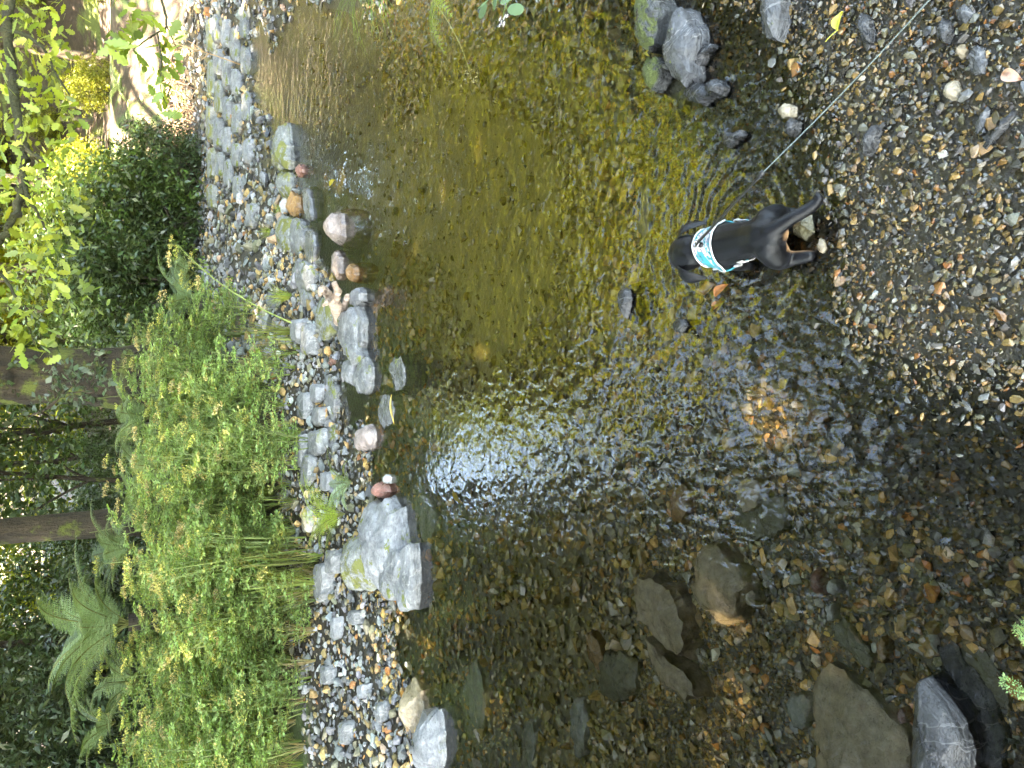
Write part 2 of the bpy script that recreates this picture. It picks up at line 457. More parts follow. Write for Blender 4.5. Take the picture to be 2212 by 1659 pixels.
def bed_material():
    T = NT('stream_bed_silt'); pos = T.pos()
    sep = T.n('SeparateXYZ'); T.link(pos, sep.inputs[0])
    v = T.n('TexVoronoi', i_Scale=38.0); T.link(pos, v.inputs['Vector'])
    hue = T.ramp(T.n('SeparateColor', i_0=v.outputs['Color']).outputs[0], [(0, (.012, .011, .008)), (.3, (.022, .02, .014)), (.55, (.035, .026, .012)), (.8, (.055, .038, .018)), (1, (.04, .039, .035))])
    c = T.mix(.5, hue, T.ramp(T.noise(5, 6, .65, pos), [(.3, (.012, .010, .006)), (.7, (.042, .034, .017))]))
    c = T.mix(T.smooth(sep.outputs[2], -.13, -.25), c, T.ramp(T.noise(7, 6, .7, pos), [(.3, (.10, .08, .016)), (.7, (.25, .20, .045))]))  # deep pool: olive algae, made golden to stand in for mirrored sunlit trees
    soil = T.ramp(T.noise(9, 6, .7, pos), [(.3, (.022, .015, .010)), (.5, (.05, .034, .023)), (.72, (.09, .064, .045))])
    grn = T.mix(T.smooth(T.noise(2.3, 6, .7, pos), .48, .6), soil, (.05, .075, .02))
    c = T.mix(T.smooth(T.math('ADD', sep.outputs[2], T.math('MULTIPLY', T.noise(3, 4, .6, pos), .1)), .24, .34), c, grn)
    b = T.n('Bump', i_Strength=.7, i_Distance=.012); T.link(T.math('SUBTRACT', T.noise(60, 4, .7, pos), v.outputs['Distance']), b.inputs['Height'])
    w = wetness(T, pos)
    return T.done(T.n('BsdfPrincipled', i_Base_Color=c, i_Roughness=T.math('SUBTRACT', .85, T.math('MULTIPLY', w, .5)), i_Normal=b.outputs[0]).outputs[0])

def litter_material():
    T = NT('leaf_litter_ground'); pos = T.pos()
    v = T.n('TexVoronoi', i_Scale=7.0); T.link(pos, v.inputs['Vector'])
    k = T.n('SeparateColor', i_0=v.outputs['Color']).outputs[0]
    c = T.ramp(k, [(0, (.022, .014, .011)), (.35, (.038, .023, .017)), (.65, (.06, .038, .028)), (1, (.027, .019, .015))])
    c = T.mix(.55, c, T.ramp(T.noise(1.7, 6, .7, pos), [(.3, (.027, .018, .013)), (.6, (.053, .034, .025)), (.8, (.072, .047, .035))]))
    c = T.mix(T.smooth(T.noise(.55, 6, .7, pos), .5, .6), c, T.mix(T.noise(6, 4, .7, pos), (.05, .07, .015), (.13, .16, .04)))
    b = T.n('Bump', i_Strength=.9, i_Distance=.08); T.link(T.math('ADD', T.noise(5, 6, .75, pos), k), b.inputs['Height'])
    return T.done(T.n('BsdfPrincipled', i_Base_Color=c, i_Roughness=.9, i_Normal=b.outputs[0]).outputs[0])

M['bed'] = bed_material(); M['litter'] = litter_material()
V = np.stack([gx.ravel(), gy.ravel(), GZ.ravel()], 1)
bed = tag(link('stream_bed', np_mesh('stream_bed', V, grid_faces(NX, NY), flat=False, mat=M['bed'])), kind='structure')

xs = np.concatenate([[-300, -200, -130, -90, -70], np.arange(-60, X0 + .01, 1.1), [X0 + .5]]); xs = np.concatenate([xs, [X1 - .5], np.arange(X1, 60, 1.1), [70, 90, 130, 200, 300]])
xs = np.concatenate([xs[xs <= X0 + .5], np.arange(X0 + 1, X1 - .6, 1.0), xs[xs >= X1 - .5]])
ys = np.concatenate([[-300, -200, -120, -80, -60], np.arange(-45, Y0, 1.3), [Y0 + .4], np.arange(Y0 + 1.2, Y1 - .6, 1.0), [Y1 - .4], np.arange(Y1 + .6, 80, 1.1), [95, 120, 160, 220, 300]])
ox, oy = np.meshgrid(xs, ys)
oz = h_exact(ox, oy).reshape(ox.shape) + _fbm(ox, oy, .35) * .25 * ((oy > 19) | (oy < -3) | (abs(ox) > 11)) - .05
F = grid_faces(len(xs), len(ys))
cx = ox.ravel()[F].mean(1); cy = oy.ravel()[F].mean(1)
F = F[~((cx > X0 + .5) & (cx < X1 - .5) & (cy > Y0 + .4) & (cy < Y1 - .4))]
ground = tag(link('woodland_ground', np_mesh('woodland_ground', np.stack([ox.ravel(), oy.ravel(), oz.ravel()], 1), F, flat=False, mat=M['litter'])), kind='structure')

# ------------------------------------------------------------------ water
RIP = [  # pixel, how lively the water is there
    (900, 200, 1.4), (700, 150, 1.2), (600, 50, .7), (900, 400, 1.4), (1200, 300, 1.6), (1350, 200, 1.0), (1000, 650, 1.1), (1200, 600, 1.3), (850, 600, .35), (760, 500, .3), (1100, 800, .75),
    (900, 960, .35), (1000, 960, .45), (1100, 980, .7), (1250, 980, 1.0), (1250, 850, 1.0), (1400, 900, 1.5), (1500, 980, 1.7), (1600, 1000, 1.5), (1450, 780, 1.0), (1600, 800, 1.0),
    (1700, 1000, 1.4), (1650, 1150, 1.1), (1800, 850, .8), (1650, 620, .7), (1500, 550, .45), (1550, 300, .35), (1800, 300, .3), (2100, 300, .25), (2000, 600, .25), (2100, 900, .45),
    (1950, 1050, .7), (2100, 1200, 1.0), (2000, 1300, 1.0), (2150, 1350, .9), (1900, 1500, .5), (1700, 1450, .45), (1500, 1400, .45), (1350, 1250, .5), (1200, 1150, .6), (1100, 1300, .35),
    (950, 1300, .25), (1000, 1550, .3), (1200, 1450, .9), (1250, 1550, .8), (1500, 1600, .4), (900, 1200, .25), (780, 900, .25), (740, 800, .2),
]
rp = np.array([[*W(a, b)[:2], v] for a, b, v in RIP])
wxs = np.concatenate([np.linspace(-14, -5.2, 10), np.linspace(-5, 9, 176), np.linspace(9.3, 14, 6)]); wys = np.concatenate([np.linspace(-1.4, 8, 158), np.linspace(8.2, 17, 46)])
wx, wy = np.meshgrid(wxs, wys)
q = np.stack([wx.ravel(), wy.ravel()], 1)
d2 = ((q[:, None] - rp[None, :, :2]) ** 2).sum(2) + .02
rip = ((1 / d2 ** 1.5) * rp[None, :, 2]).sum(1) / (1 / d2 ** 1.5).sum(1)
def water_material():
    T = NT('clear_stream_water'); pos = T.pos()
    rp_ = T.n('Attribute', attribute_name='ripple').outputs['Fac']
    mp = T.n('Mapping', i_Vector=pos); mp.inputs['Scale'].default_value = (1.0, 1.35, 1.0); mp.inputs['Rotation'].default_value = (0, 0, .35)
    mp2 = T.n('Mapping', i_Vector=pos); mp2.inputs['Scale'].default_value = (1.5, 1.0, 1.0); mp2.inputs['Rotation'].default_value = (0, 0, -.5)
    a = T.noise(6, 1, .4, mp.outputs[0], .8); b = T.noise(15, 1, .4, mp2.outputs[0], .7); c = T.noise(34, 0, .4, pos, .3); d = T.noise(2.6, 1, .5, pos, .8)
    hgt = T.math('ADD', T.math('ADD', T.math('MULTIPLY', a, .7), T.math('MULTIPLY', b, .62)), T.math('ADD', T.math('MULTIPLY', c, .16), T.math('MULTIPLY', d, .7)))
    dw = W(1620, 480)                                                     # rings spreading from the dog's legs
    vd = T.n('VectorMath', operation='DISTANCE'); T.link(pos, vd.inputs[0]); vd.inputs[1].default_value = (dw[0], dw[1], 0)
    ring = T.math('MULTIPLY', T.math('SINE', T.math('MULTIPLY', T.math('ADD', vd.outputs['Value'], T.math('MULTIPLY', a, .06)), 150.0)), T.math('POWER', 2.718, T.math('MULTIPLY', vd.outputs['Value'], -7.0)))
    hgt = T.math('ADD', hgt, T.math('MULTIPLY', ring, .35))
    bp = T.n('Bump', i_Distance=.022); T.link(hgt, bp.inputs['Height']); T.link(T.math('MULTIPLY', rp_, .42), bp.inputs['Strength'])
    fr = T.n('Fresnel', i_IOR=1.333, i_Normal=bp.outputs[0])
    gl = T.n('BsdfGlossy', i_Roughness=.02, i_Normal=bp.outputs[0]); gl.inputs['Color'].default_value = (1, 1, 1, 1)
    tr = T.n('BsdfTransparent'); tr.inputs['Color'].default_value = (.985, .985, .93, 1)
    rf = T.n('BsdfRefraction', i_IOR=1.333, i_Roughness=0.0, i_Normal=bp.outputs[0]); rf.inputs['Color'].default_value = (.97, .97, .9, 1)
    un = T.n('MixShader', i_0=.14); T.link(tr.outputs[0], un.inputs[1]); T.link(rf.outputs[0], un.inputs[2])
    mx = T.n('MixShader', i_0=fr.outputs[0]); T.link(un.outputs[0], mx.inputs[1]); T.link(gl.outputs[0], mx.inputs[2])
    return T.done(mx.outputs[0])
M['water'] = water_material()
wz = np.zeros(len(q))
for i in range(len(q)):
    p = Vector((q[i, 0] * 3.1, q[i, 1] * 3.1, .3)); wz[i] = (noise.noise(p) * .0035 + noise.noise(p * 2.3) * .0022) * rip[i]
wm = np_mesh('water', np.stack([q[:, 0], q[:, 1], wz], 1), grid_faces(len(wxs), len(wys)), flat=False, mat=M['water'])
at = wm.attributes.new('ripple', 'FLOAT', 'POINT'); at.data.foreach_set('value', rip.astype(np.float32))
water = tag(link('water', wm), kind='structure')

# ------------------------------------------------------------------ gravel and stones of the bed
def chip_shape(seed, flat=.5, npts=13, ang=1.0):
    rng = np.random.default_rng(seed); bm = bmesh.new()
    p = unit(rng.normal(size=(npts, 3))) * rng.uniform(.75, 1.0, (npts, 1))
    p = np.sign(p) * np.abs(p) ** ang
    p *= np.array([1.0, rng.uniform(.55, .95), flat * rng.uniform(.6, 1.3)])
    for a in p: bm.verts.new(a)
    r = bmesh.ops.convex_hull(bm, input=bm.verts[:])
    for v in [v for v in bm.verts if not v.link_faces]: bm.verts.remove(v)
    bm.verts.index_update()
    V = np.array([v.co[:] for v in bm.verts]); F = np.array([[v.index for v in f.verts] for f in bm.faces])
    bm.free(); return V, F
SHAPES = [chip_shape(100 + i, random.uniform(.3, .75), random.choice([11, 12, 14, 16])) for i in range(36)]

def rand_rot(n, tilt):
    """rotation matrices: any turn about z, then a tilt"""
    a = RNG.uniform(0, 2 * PI, n); t = RNG.normal(0, tilt, n); b = RNG.uniform(0, 2 * PI, n)
    ca, sa = np.cos(a), np.sin(a); Z = np.zeros(n); O = np.ones(n)
    Rz = np.stack([np.stack([ca, -sa, Z], 1), np.stack([sa, ca, Z], 1), np.stack([Z, Z, O], 1)], 1)
    k = np.stack([np.cos(b), np.sin(b), Z], 1); ct, st = np.cos(t), np.sin(t)
    K = np.zeros((n, 3, 3)); K[:, 0, 2] = k[:, 1]; K[:, 1, 2] = -k[:, 0]; K[:, 2, 0] = -k[:, 1]; K[:, 2, 1] = k[:, 0]
    I = np.tile(np.eye(3), (n, 1, 1))
    Rt = I + st[:, None, None] * K + (1 - ct)[:, None, None] * (K @ K)
    return Rt @ Rz

PALA = np.array(PAL)
def colours(n, w, shade=.3):
    w = np.array(w, float); c = PALA[RNG.choice(len(PAL), n, p=w / w.sum())]
    return c * RNG.uniform(1 - shade, 1 + shade, (n, 1)) * RNG.uniform(.93, 1.07, (n, 3))
W_NEAR = [4.5, 5, 6, 8, 3, 1.2, .35, .5, 1.6]
W_MID = [3, 2, 4, 7, 7, 2.8, .6, 1, 2]
W_POOL = [2, 3, 6, 9, 3.5, 1, .3, .4, 1]
W_BANK = [10, 3, 4, 1.5, 2.4, .5, .3, .8, 6]
xs_, ys_, rs_, cs_, zs_ = [], [], [], [], []
def scatter(n, xr, yr, rad, weights, zr=(-9, 9), tint=(1, 1, 1)):
    x = RNG.uniform(*xr, n); y = RNG.uniform(*yr, n)
    inside = np.abs(x) < .62 * y + 1.05
    x, y = x[inside], y[inside]; z = hz(x, y); ok = (z > zr[0]) & (z < zr[1]); x, y, z = x[ok], y[ok], z[ok]
    r = rad(len(x)); xs_.append(x); ys_.append(y); zs_.append(z); rs_.append(r); c = colours(len(x), weights) * np.array(tint)
    k = np.clip((-.10 - z) / .12, 0, .82)[:, None]; cs_.append(c * (1 - k) + k * np.array([.23, .185, .04]) * RNG.uniform(.75, 1.2, (len(x), 1)))  # deeper pebbles: algae olive plus painted gold of the canopy reflection
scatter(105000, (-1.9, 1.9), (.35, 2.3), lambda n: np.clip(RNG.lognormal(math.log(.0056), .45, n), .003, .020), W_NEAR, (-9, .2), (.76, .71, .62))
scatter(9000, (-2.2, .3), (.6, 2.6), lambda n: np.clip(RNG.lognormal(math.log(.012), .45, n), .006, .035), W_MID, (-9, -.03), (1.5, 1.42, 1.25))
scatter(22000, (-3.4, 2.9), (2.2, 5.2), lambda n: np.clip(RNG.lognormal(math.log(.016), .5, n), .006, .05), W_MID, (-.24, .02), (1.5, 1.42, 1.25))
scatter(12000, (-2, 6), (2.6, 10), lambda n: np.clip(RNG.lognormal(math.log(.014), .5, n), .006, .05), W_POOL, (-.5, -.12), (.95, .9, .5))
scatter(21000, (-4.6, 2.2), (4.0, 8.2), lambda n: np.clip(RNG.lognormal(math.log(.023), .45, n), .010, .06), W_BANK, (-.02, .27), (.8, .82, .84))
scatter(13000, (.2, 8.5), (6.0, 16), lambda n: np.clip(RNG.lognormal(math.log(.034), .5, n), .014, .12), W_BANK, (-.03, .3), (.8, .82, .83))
px_, py_, pz_, pr_, pc_ = map(np.concatenate, (xs_, ys_, zs_, rs_, cs_))
rot = rand_rot(len(px_), .26); SHAPES += [chip_shape(900 + i, random.uniform(.35, .8), 8) for i in range(24)]
sh = np.where(pr_ < .008, RNG.integers(36, 60, len(px_)), RNG.integers(0, 36, len(px_)))
VV, FF, CC, off = [], [], [], 0
for k, (sv, sf) in enumerate(SHAPES):
    idx = np.where(sh == k)[0]
    v = np.einsum('nij,kj->nki', rot[idx], sv) * pr_[idx, None, None]
    v += np.stack([px_[idx], py_[idx], pz_[idx] + pr_[idx] * .34], 1)[:, None, :]
    m = len(sv); VV.append(v.reshape(-1, 3)); FF.append((sf[None] + (np.arange(len(idx)) * m)[:, None, None] + off).reshape(-1, 3))
    CC.append(np.repeat(pc_[idx], m, 0)); off += len(idx) * m
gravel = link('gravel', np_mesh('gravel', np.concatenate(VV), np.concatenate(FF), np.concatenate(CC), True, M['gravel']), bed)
gravel['kind'] = 'stuff'

def round_stone_mesh(seed, flat):
    V_, F_ = chip_shape(seed, flat, 15); bm = bmesh.new()
    vs = [bm.verts.new(v) for v in V_]
    for f in F_: bm.faces.new([vs[i] for i in f])
    bmesh.ops.dissolve_limit(bm, angle_limit=.25, verts=bm.verts[:], edges=bm.edges[:])
    bmesh.ops.bevel(bm, geom=bm.edges[:], offset=.045, segments=1, affect='EDGES', clamp_overlap=True)
    bmesh.ops.triangulate(bm, faces=bm.faces[:])
    me = bpy.data.meshes.new('stone'); bm.to_mesh(me); bm.free(); me.materials.append(M['stone'])
    me.shade_smooth(); me.set_sharp_from_angle(angle=R(38)); return me
STONES = [round_stone_mesh(500 + i, random.uniform(.32, .6)) for i in range(14)]
def put_stone(x, y, r, mesh=None, mat=None):
    o = bpy.data.objects.new('stone', mesh or random.choice(STONES)); COL.objects.link(o); o.parent = bed
    o.location = (x, y, hz1(x, y) + r * .2); o.scale = (r, r * random.uniform(.8, 1.1), r * random.uniform(.8, 1.15))
    o.rotation_euler = (random.gauss(0, .16), random.gauss(0, .16), random.uniform(0, 2 * PI))
    return o
n_st = 0
while n_st < 290:
    a, b = random.uniform(905, 2200), random.uniform(5, 1655)
    p = W(a, b, -.03)
    if random.random() > (.85 if a > 1350 else .4) or (1420 < a < 1800 and 390 < b < 620): continue
    if hz1(p[0], p[1]) > .03: continue
    dist = math.hypot(p[0], p[1])
    put_stone(p[0], p[1], random.choice((.010, .012, .015, .019, .025)) * (.5 + .30 * dist)); n_st += 1

# ------------------------------------------------------------------ rocks
def resample(pts, n):
    P = np.array(pts + [pts[0]], float); s = np.concatenate([[0], np.cumsum(np.linalg.norm(np.diff(P, axis=0), axis=1))])
    t = np.linspace(0, s[-1], n, endpoint=False)
    return np.stack([np.interp(t, s, P[:, 0]), np.interp(t, s, P[:, 1])], 1)

_rs = [0]
def rock(label, poly, zt, mat, drop=.12, flare=.10, dome=.02, rough=.010, tilt=(0, 0), name='rock', cat='rock', group=None, n=60, round_=.2, peak=None):
    """poly: outline of the top face in photo pixels, read at height zt; sides go down to the bed"""
    _rs[0] += 1; sd = _rs[0] * 13.7
    bz = float(np.mean([hz1(*W(a, b, zt)[:2]) for a, b in poly]))
    if zt < 0: round_ = min(round_, .1) if round_ == .2 else round_; zt = min(zt, bz + (.075 if mat == 'brown' else .035)); drop = zt - bz + .035
    else:
        if W(*poly[0])[1] > 3: zt = zt * .55 if bz < 0 else bz + (zt - bz) * .6
        elif round_ == .2: round_ = .06
        drop = zt - bz + .05
        rough *= 1.5
    P = resample([tuple(W(a, b, zt)[:2]) for a, b in poly], n)
    c = P.mean(0); size = np.sqrt(np.prod(P.max(0) - P.min(0)))
    rough = min(rough, size * .045)
    # uneven edge
    ang = np.array([noise.noise(Vector((p[0] * 9 / max(size, .1), p[1] * 9 / max(size, .1), sd))) for p in P])
    P = c + (P - c) * (1 + ang[:, None] * .10)
    zb = zt - drop
    prof = [(1 + flare, 0.0), (1 + flare * .8, .25), (1 + flare * .5, .55), (1 + flare * .2, .8), (1, .93), (.965, 1.0)]
    rnd = [(1.02 + flare * .5, 0), (1.03 + flare * .5, .28), (1.0 + flare * .3, .54), (.93, .75), (.80, .89), (.66, .97)]
    prof = [(a_[0] + (b_[0] - a_[0]) * round_, a_[1] + (b_[1] - a_[1]) * round_) for a_, b_ in zip(prof, rnd)]
    V = []
    for s, k in prof:
        for i, p in enumerate(P):
            V.append((*(c + (p - c) * s), zb + drop * k))
    for s, k in ((.86 - round_ * .32, .25), (.68 - round_ * .25, .55), (.48 - round_ * .16, .8), (.26 - round_ * .06, .95)):
        for p in P: V.append((*(c + (p - c) * s), zt + dome * k))
    V.append((*c, zt + dome)); V = np.array(V)
    top = np.clip((V[:, 2] - zb) / max(drop, 1e-4), 0, 1)
    V[:, 2] += top * ((V[:, 0] - c[0]) * tilt[0] + (V[:, 1] - c[1]) * tilt[1])
    if peak is not None:
        pw = np.array(W(peak[0], peak[1], zt)[:2]); dd = np.linalg.norm(V[:, :2] - pw, axis=1) / size
        V[:, 2] += peak[2] * np.clip(1 - dd / peak[3], 0, 1) * top
    f1, f2 = 4.0 / size, 13.0 / size
    for i in range(len(V)):
        q = Vector(V[i]) + Vector((sd, 0, 0))
        d = noise.noise_vector(q * f1) * rough * 1.3 + noise.noise_vector(q * f2) * rough * .6 + noise.noise_vector(q * f2 * 2.7) * rough * .3
        st = math.floor((V[i, 2]) / max(drop * .22, .012)) * 3.1       # bedding layers stand in and out
        k = noise.noise(Vector((st, sd, math.atan2(V[i, 1] - c[1], V[i, 0] - c[0]) * .8))) * rough * .9 * (top[i] < .97)
        o = (V[i, :2] - c) / (np.linalg.norm(V[i, :2] - c) + 1e-6)
        V[i] += np.array([d.x + o[0] * k, d.y + o[1] * k, d.z * .7])
    F = [tuple(f) for f in grid_ring(n, len(prof) + 4)]
    m = len(V) - 1; base = (len(prof) + 3) * n
    F += [(base + j, base + (j + 1) % n, m) for j in range(n)]
    org = np.array([c[0], c[1], zb])
    me = bpy.data.meshes.new(name); me.from_pydata((V - org).tolist(), [], F)
    me.shade_smooth(); me.set_sharp_from_angle(angle=R(40)); me.materials.append(M[mat])
    o = link(name, me); o.location = org
    return tag(o, label, cat, group)
def grid_ring(n, rings):
    for r in range(rings - 1):
        for j in range(n): yield (r * n + j, r * n + (j + 1) % n, (r + 1) * n + (j + 1) % n, (r + 1) * n + j)

def box(x0, x1, y0, y1, k=.18):
    """rough outline of an x0..x1, y0..y1 pixel patch with its corners knocked off, unevenly"""
    r = random.Random(int(x0 * 7 + y0)); w, h = x1 - x0, y1 - y0; j = lambda: r.uniform(.3, 1.3) * k
    return [(x0 + w * j(), y0), (x1 - w * j(), y0), (x1, y0 + h * j()), (x1, y1 - h * j()), (x1 - w * j(), y1), (x0 + w * j(), y1), (x0, y1 - h * j()), (x0, y0 + h * j())]

# the cluster beside the bright little fern
rock('rounded boulder yellowed by moss and lichen at the back of the fern cluster', [(728, 1180), (745, 1160), (772, 1150), (786, 1170), (790, 1215), (788, 1255), (770, 1280), (745, 1275), (730, 1240)], .26, 'slate_moss', .3, .10, .05, .02, round_=1)
rock('long pale grey boulder with a moss streak, narrow end towards the fern', [(772, 1120), (790, 1085), (815, 1082), (838, 1100), (846, 1160), (850, 1200), (835, 1262), (812, 1285), (790, 1262), (776, 1200)], .20, 'slate_pale', .32, .14, .05, .02, round_=.8, tilt=(0, .1))
rock('cracked grey rock wedged between the long pale boulder and the flat slab', [(818, 1215), (838, 1190), (858, 1180), (866, 1205), (860, 1250), (848, 1290), (832, 1300), (818, 1275)], .16, 'slate', .3, .06, .03, .016)
rock('flat topped slab with a black wet front face standing in the water', [(852, 1240), (862, 1190), (876, 1172), (880, 1200), (882, 1262), (876, 1318), (862, 1322), (852, 1290)], .15, 'slate', .3, .0, .0, .012, tilt=(0, .06))
rock('smooth reddish stone leaning on the tip of the long pale boulder', [(800, 1052), (808, 1040), (822, 1046), (826, 1064), (820, 1080), (806, 1078), (800, 1066)], .11, 'red', .16, .05, .03, .006, round_=1)
rock('small white stone beside the reddish stone at the water', [(826, 1030), (832, 1024), (838, 1030), (837, 1044), (830, 1046), (826, 1040)], .05, 'white', .08, .05, .012, .004, n=28)
rock('pink speckled rock with a flat face at the tip of the shingle', [(760, 950), (770, 928), (788, 918), (796, 930), (797, 952), (792, 972), (772, 975), (762, 965)], .10, 'pink', .18, .08, .03, .012, round_=.5)
rock('brown stone half sunk between shingle and pale boulder at the picture edge', [(862, 1500), (868, 1475), (886, 1468), (905, 1490), (908, 1545), (900, 1590), (880, 1600), (866, 1570), (860, 1530)], .05, 'brown', .16, .06, .05, .012, round_=1)
rock('pale blue grey boulder at the picture edge, lying in the water', [(900, 1600), (890, 1560), (902, 1540), (925, 1528), (938, 1535), (944, 1580), (944, 1640), (936, 1690), (905, 1695), (896, 1650)], .10, 'slate_pale', .26, .06, .06, .014, round_=.7)
# the slabs in the middle
rock('big grey slab with a dark banded front, largest of the middle group', [(728, 690), (737, 668), (755, 664), (762, 700), (764, 745), (772, 775), (760, 785), (740, 766), (730, 735)], .16, 'slate', .30, .04, .01, .014, tilt=(0, .04))
rock('low banded slab in front of the biggest middle slab', [(764, 660), (772, 655), (780, 690), (781, 740), (774, 768), (764, 745), (762, 700)], .09, 'slate', .2, .03, .0, .010)
rock('smooth blue block next to the driftwood root', [(748, 640), (756, 628), (768, 622), (776, 630), (776, 650), (765, 664), (752, 656)], .10, 'slate_pale', .2, .05, .01, .010)
rock('rounded blue grey slab at the end of the middle group', [(734, 800), (738, 778), (752, 772), (764, 782), (766, 815), (756, 832), (742, 828), (735, 815)], .11, 'slate_pale', .2, .06, .02, .010, round_=.5)
rock('lilac grey slab with a shiny edge, last of the middle group', [(762, 812), (770, 782), (786, 770), (794, 790), (794, 830), (788, 850), (770, 848), (762, 832)], .09, 'slate', .2, .04, .02, .010, round_=.3)
rock('slab under a cap of yellow green moss behind the driftwood root', [(682, 668), (690, 645), (708, 640), (718, 668), (716, 705), (700, 738), (686, 728), (680, 700)], .12, 'slate_moss', .16, .08, .03, .014)
rock('pale stone lying alone between shingle and the middle slabs, reddish', [(704, 774), (710, 764), (718, 770), (720, 784), (714, 795), (705, 790)], .04, 'red', .07, .06, .015, .005, round_=1, n=28)
rock('blue slab with a square end at the waterline beside the small pool', [(694, 830), (700, 812), (716, 812), (720, 840), (722, 880), (716, 915), (702, 912), (696, 870)], .06, 'slate', .12, .05, .01, .010)
rock('long grey slab along the back of the small pool', [(700, 925), (706, 915), (720, 918), (724, 950), (722, 985), (710, 990), (702, 960)], .06, 'slate', .12, .05, .01, .010)
# the chain of stones towards the far right bank
rock('round pinkish white rock alone in the pool', [(700, 480), (706, 458), (718, 447), (728, 455), (734, 480), (734, 515), (726, 535), (712, 533), (702, 510)], .10, 'pink', .22, .02, .05, .012, round_=1)
rock('pointed slate like a ship bow in the pool', [(592, 300), (602, 272), (608, 268), (613, 300), (620, 345), (616, 362), (600, 366), (588, 352), (586, 325)], .16, 'slate_moss', .3, .04, .05, .02)
rock('rounded striped rock behind the pointed slate', [(598, 372), (606, 360), (618, 368), (622, 395), (620, 420), (612, 438), (602, 425), (596, 400)], .14, 'slate_moss', .26, .04, .05, .016, round_=.8)
rock('orange brown rough rock below the rounded striped rock', [(622, 425), (630, 412), (638, 425), (640, 455), (636, 470), (624, 466), (618, 445)], .08, 'rust', .16, .04, .03, .016)
rock('little orange wedge of stone alone in the pool', [(640, 358), (646, 354), (651, 362), (650, 374), (644, 384), (640, 372)], .06, 'red', .12, .04, .02, .008, n=28)
rock('flat grey block behind the thin slates', [(622, 480), (630, 470), (646, 474), (652, 500), (650, 535), (640, 550), (626, 545), (620, 515)], .10, 'slate', .18, .05, .02, .012)
rock('mossy grey block next to the flat grey block', [(596, 478), (606, 468), (620, 474), (622, 505), (620, 545), (606, 550), (597, 530), (594, 500)], .13, 'slate_moss', .2, .05, .03, .014)
rock('thin lilac slate standing in the pool edge', [(650, 412), (656, 400), (664, 410), (668, 428), (672, 470), (664, 482), (656, 455)], .05, 'slate_pale', .1, .04, .01, .008)
rock('thin forked slate on the pool edge', [(654, 505), (664, 492), (674, 505), (677, 535), (672, 575), (662, 585), (655, 545)], .05, 'slate_pale', .1, .04, .01, .008)
rock('cracked blue block split by thin lines near the tall sedge', [(630, 575), (640, 560), (660, 566), (668, 590), (666, 625), (650, 638), (634, 625), (628, 600)], .12, 'slate', .18, .05, .02, .012)
rock('narrow dark pointed stone behind the block split by thin lines', [(646, 632), (656, 620), (668, 636), (668, 662), (656, 670), (646, 655)], .09, 'slate', .14, .05, .02, .010)
rock('brown white banded stone lying in the pool by the driftwood', [(716, 552), (722, 540), (732, 556), (732, 590), (724, 605), (716, 590), (714, 570)], .07, 'pink', .14, .04, .02, .010)
rock('golden brown cone shaped stone at the pool edge', [(746, 582), (754, 566), (764, 575), (768, 595), (762, 612), (750, 606)], .06, 'rust', .12, .05, .03, .010, round_=.6)
# wet slates off the middle group
rock('wet slate lying flush with the water, sky shining on it', [(840, 790), (850, 772), (866, 768), (874, 790), (876, 825), (868, 848), (852, 845), (842, 820)], .012, 'slate', .1, .15, .006, .008)
rock('sunken grey tail of the slate that lies flush with the water', [(868, 785), (884, 770), (905, 795), (915, 830), (905, 855), (885, 850), (872, 825)], -.03, 'grey_bed', .1, .1, .004, .010)
rock('thin slate wedge pinned under the long yellow leaf', [(818, 868), (830, 845), (846, 862), (852, 890), (846, 915), (826, 930), (816, 900)], .014, 'slate_pale', .1, .1, .005, .008)
# right-hand side of the real scene (upper edge of the photograph)
rock('long black rough rock along the upper edge of the picture', [(1372, 40), (1378, -30), (1410, -40), (1426, 0), (1424, 45), (1412, 95), (1396, 112), (1378, 96), (1370, 70)], .07, 'dark_moss', .16, .06, .03, .014)
rock('small dark arrowhead shaped stone with green moss', [(1386, 145), (1396, 126), (1420, 122), (1428, 140), (1422, 170), (1406, 196), (1392, 178)], .05, 'dark_moss', .12, .08, .02, .010)
rock('large grey dry rock with crossing cracks beside the black rough rock', [(1428, 105), (1440, 60), (1458, 15), (1478, 20), (1496, 70), (1492, 115), (1486, 160), (1470, 185), (1452, 165), (1434, 140)], .06, 'slate_wet', .16, .12, .03, .018)
rock('sunken olive tail of the large cracked grey rock', [(1440, 160), (1462, 170), (1480, 178), (1486, 210), (1474, 245), (1458, 230), (1446, 200)], -.012, 'olive', .08, .1, .004, .010)
rock('thin dark blade of slate standing on edge in the gravel', [(1492, 112), (1518, 98), (1534, 92), (1537, 102), (1520, 116), (1506, 150), (1496, 160)], .025, 'slate_dark', .06, .05, .012, .008)
rock('grey flat chip lying beside the blade of slate', [(1484, 62), (1494, 48), (1503, 60), (1506, 100), (1500, 140), (1490, 135), (1485, 100)], .022, 'slate', .06, .08, .006, .006)
rock('pinkish grey hooked stone by the large cracked grey rock', [(1462, 88), (1476, 66), (1490, 56), (1494, 66), (1482, 84), (1482, 108), (1470, 105)], .03, 'pink', .06, .06, .008, .006)
rock('jumble of dark wet slate, the widest piece by the cracked grey rock', [(1478, 190), (1500, 175), (1524, 186), (1530, 208), (1512, 224), (1490, 218), (1476, 205)], .03, 'slate_dark', .07, .1, .016, .014)
rock('shiny dark stone with a ridge, right of the widest dark slate', [(1526, 178), (1545, 168), (1556, 185), (1550, 202), (1534, 208), (1522, 196)], .035, 'slate_dark', .07, .1, .018, .010)
rock('small dark stone tucked against the cracked grey rock', [(1484, 160), (1496, 152), (1506, 164), (1502, 178), (1488, 178)], .03, 'slate_dark', .06, .08, .012, .008, n=30)
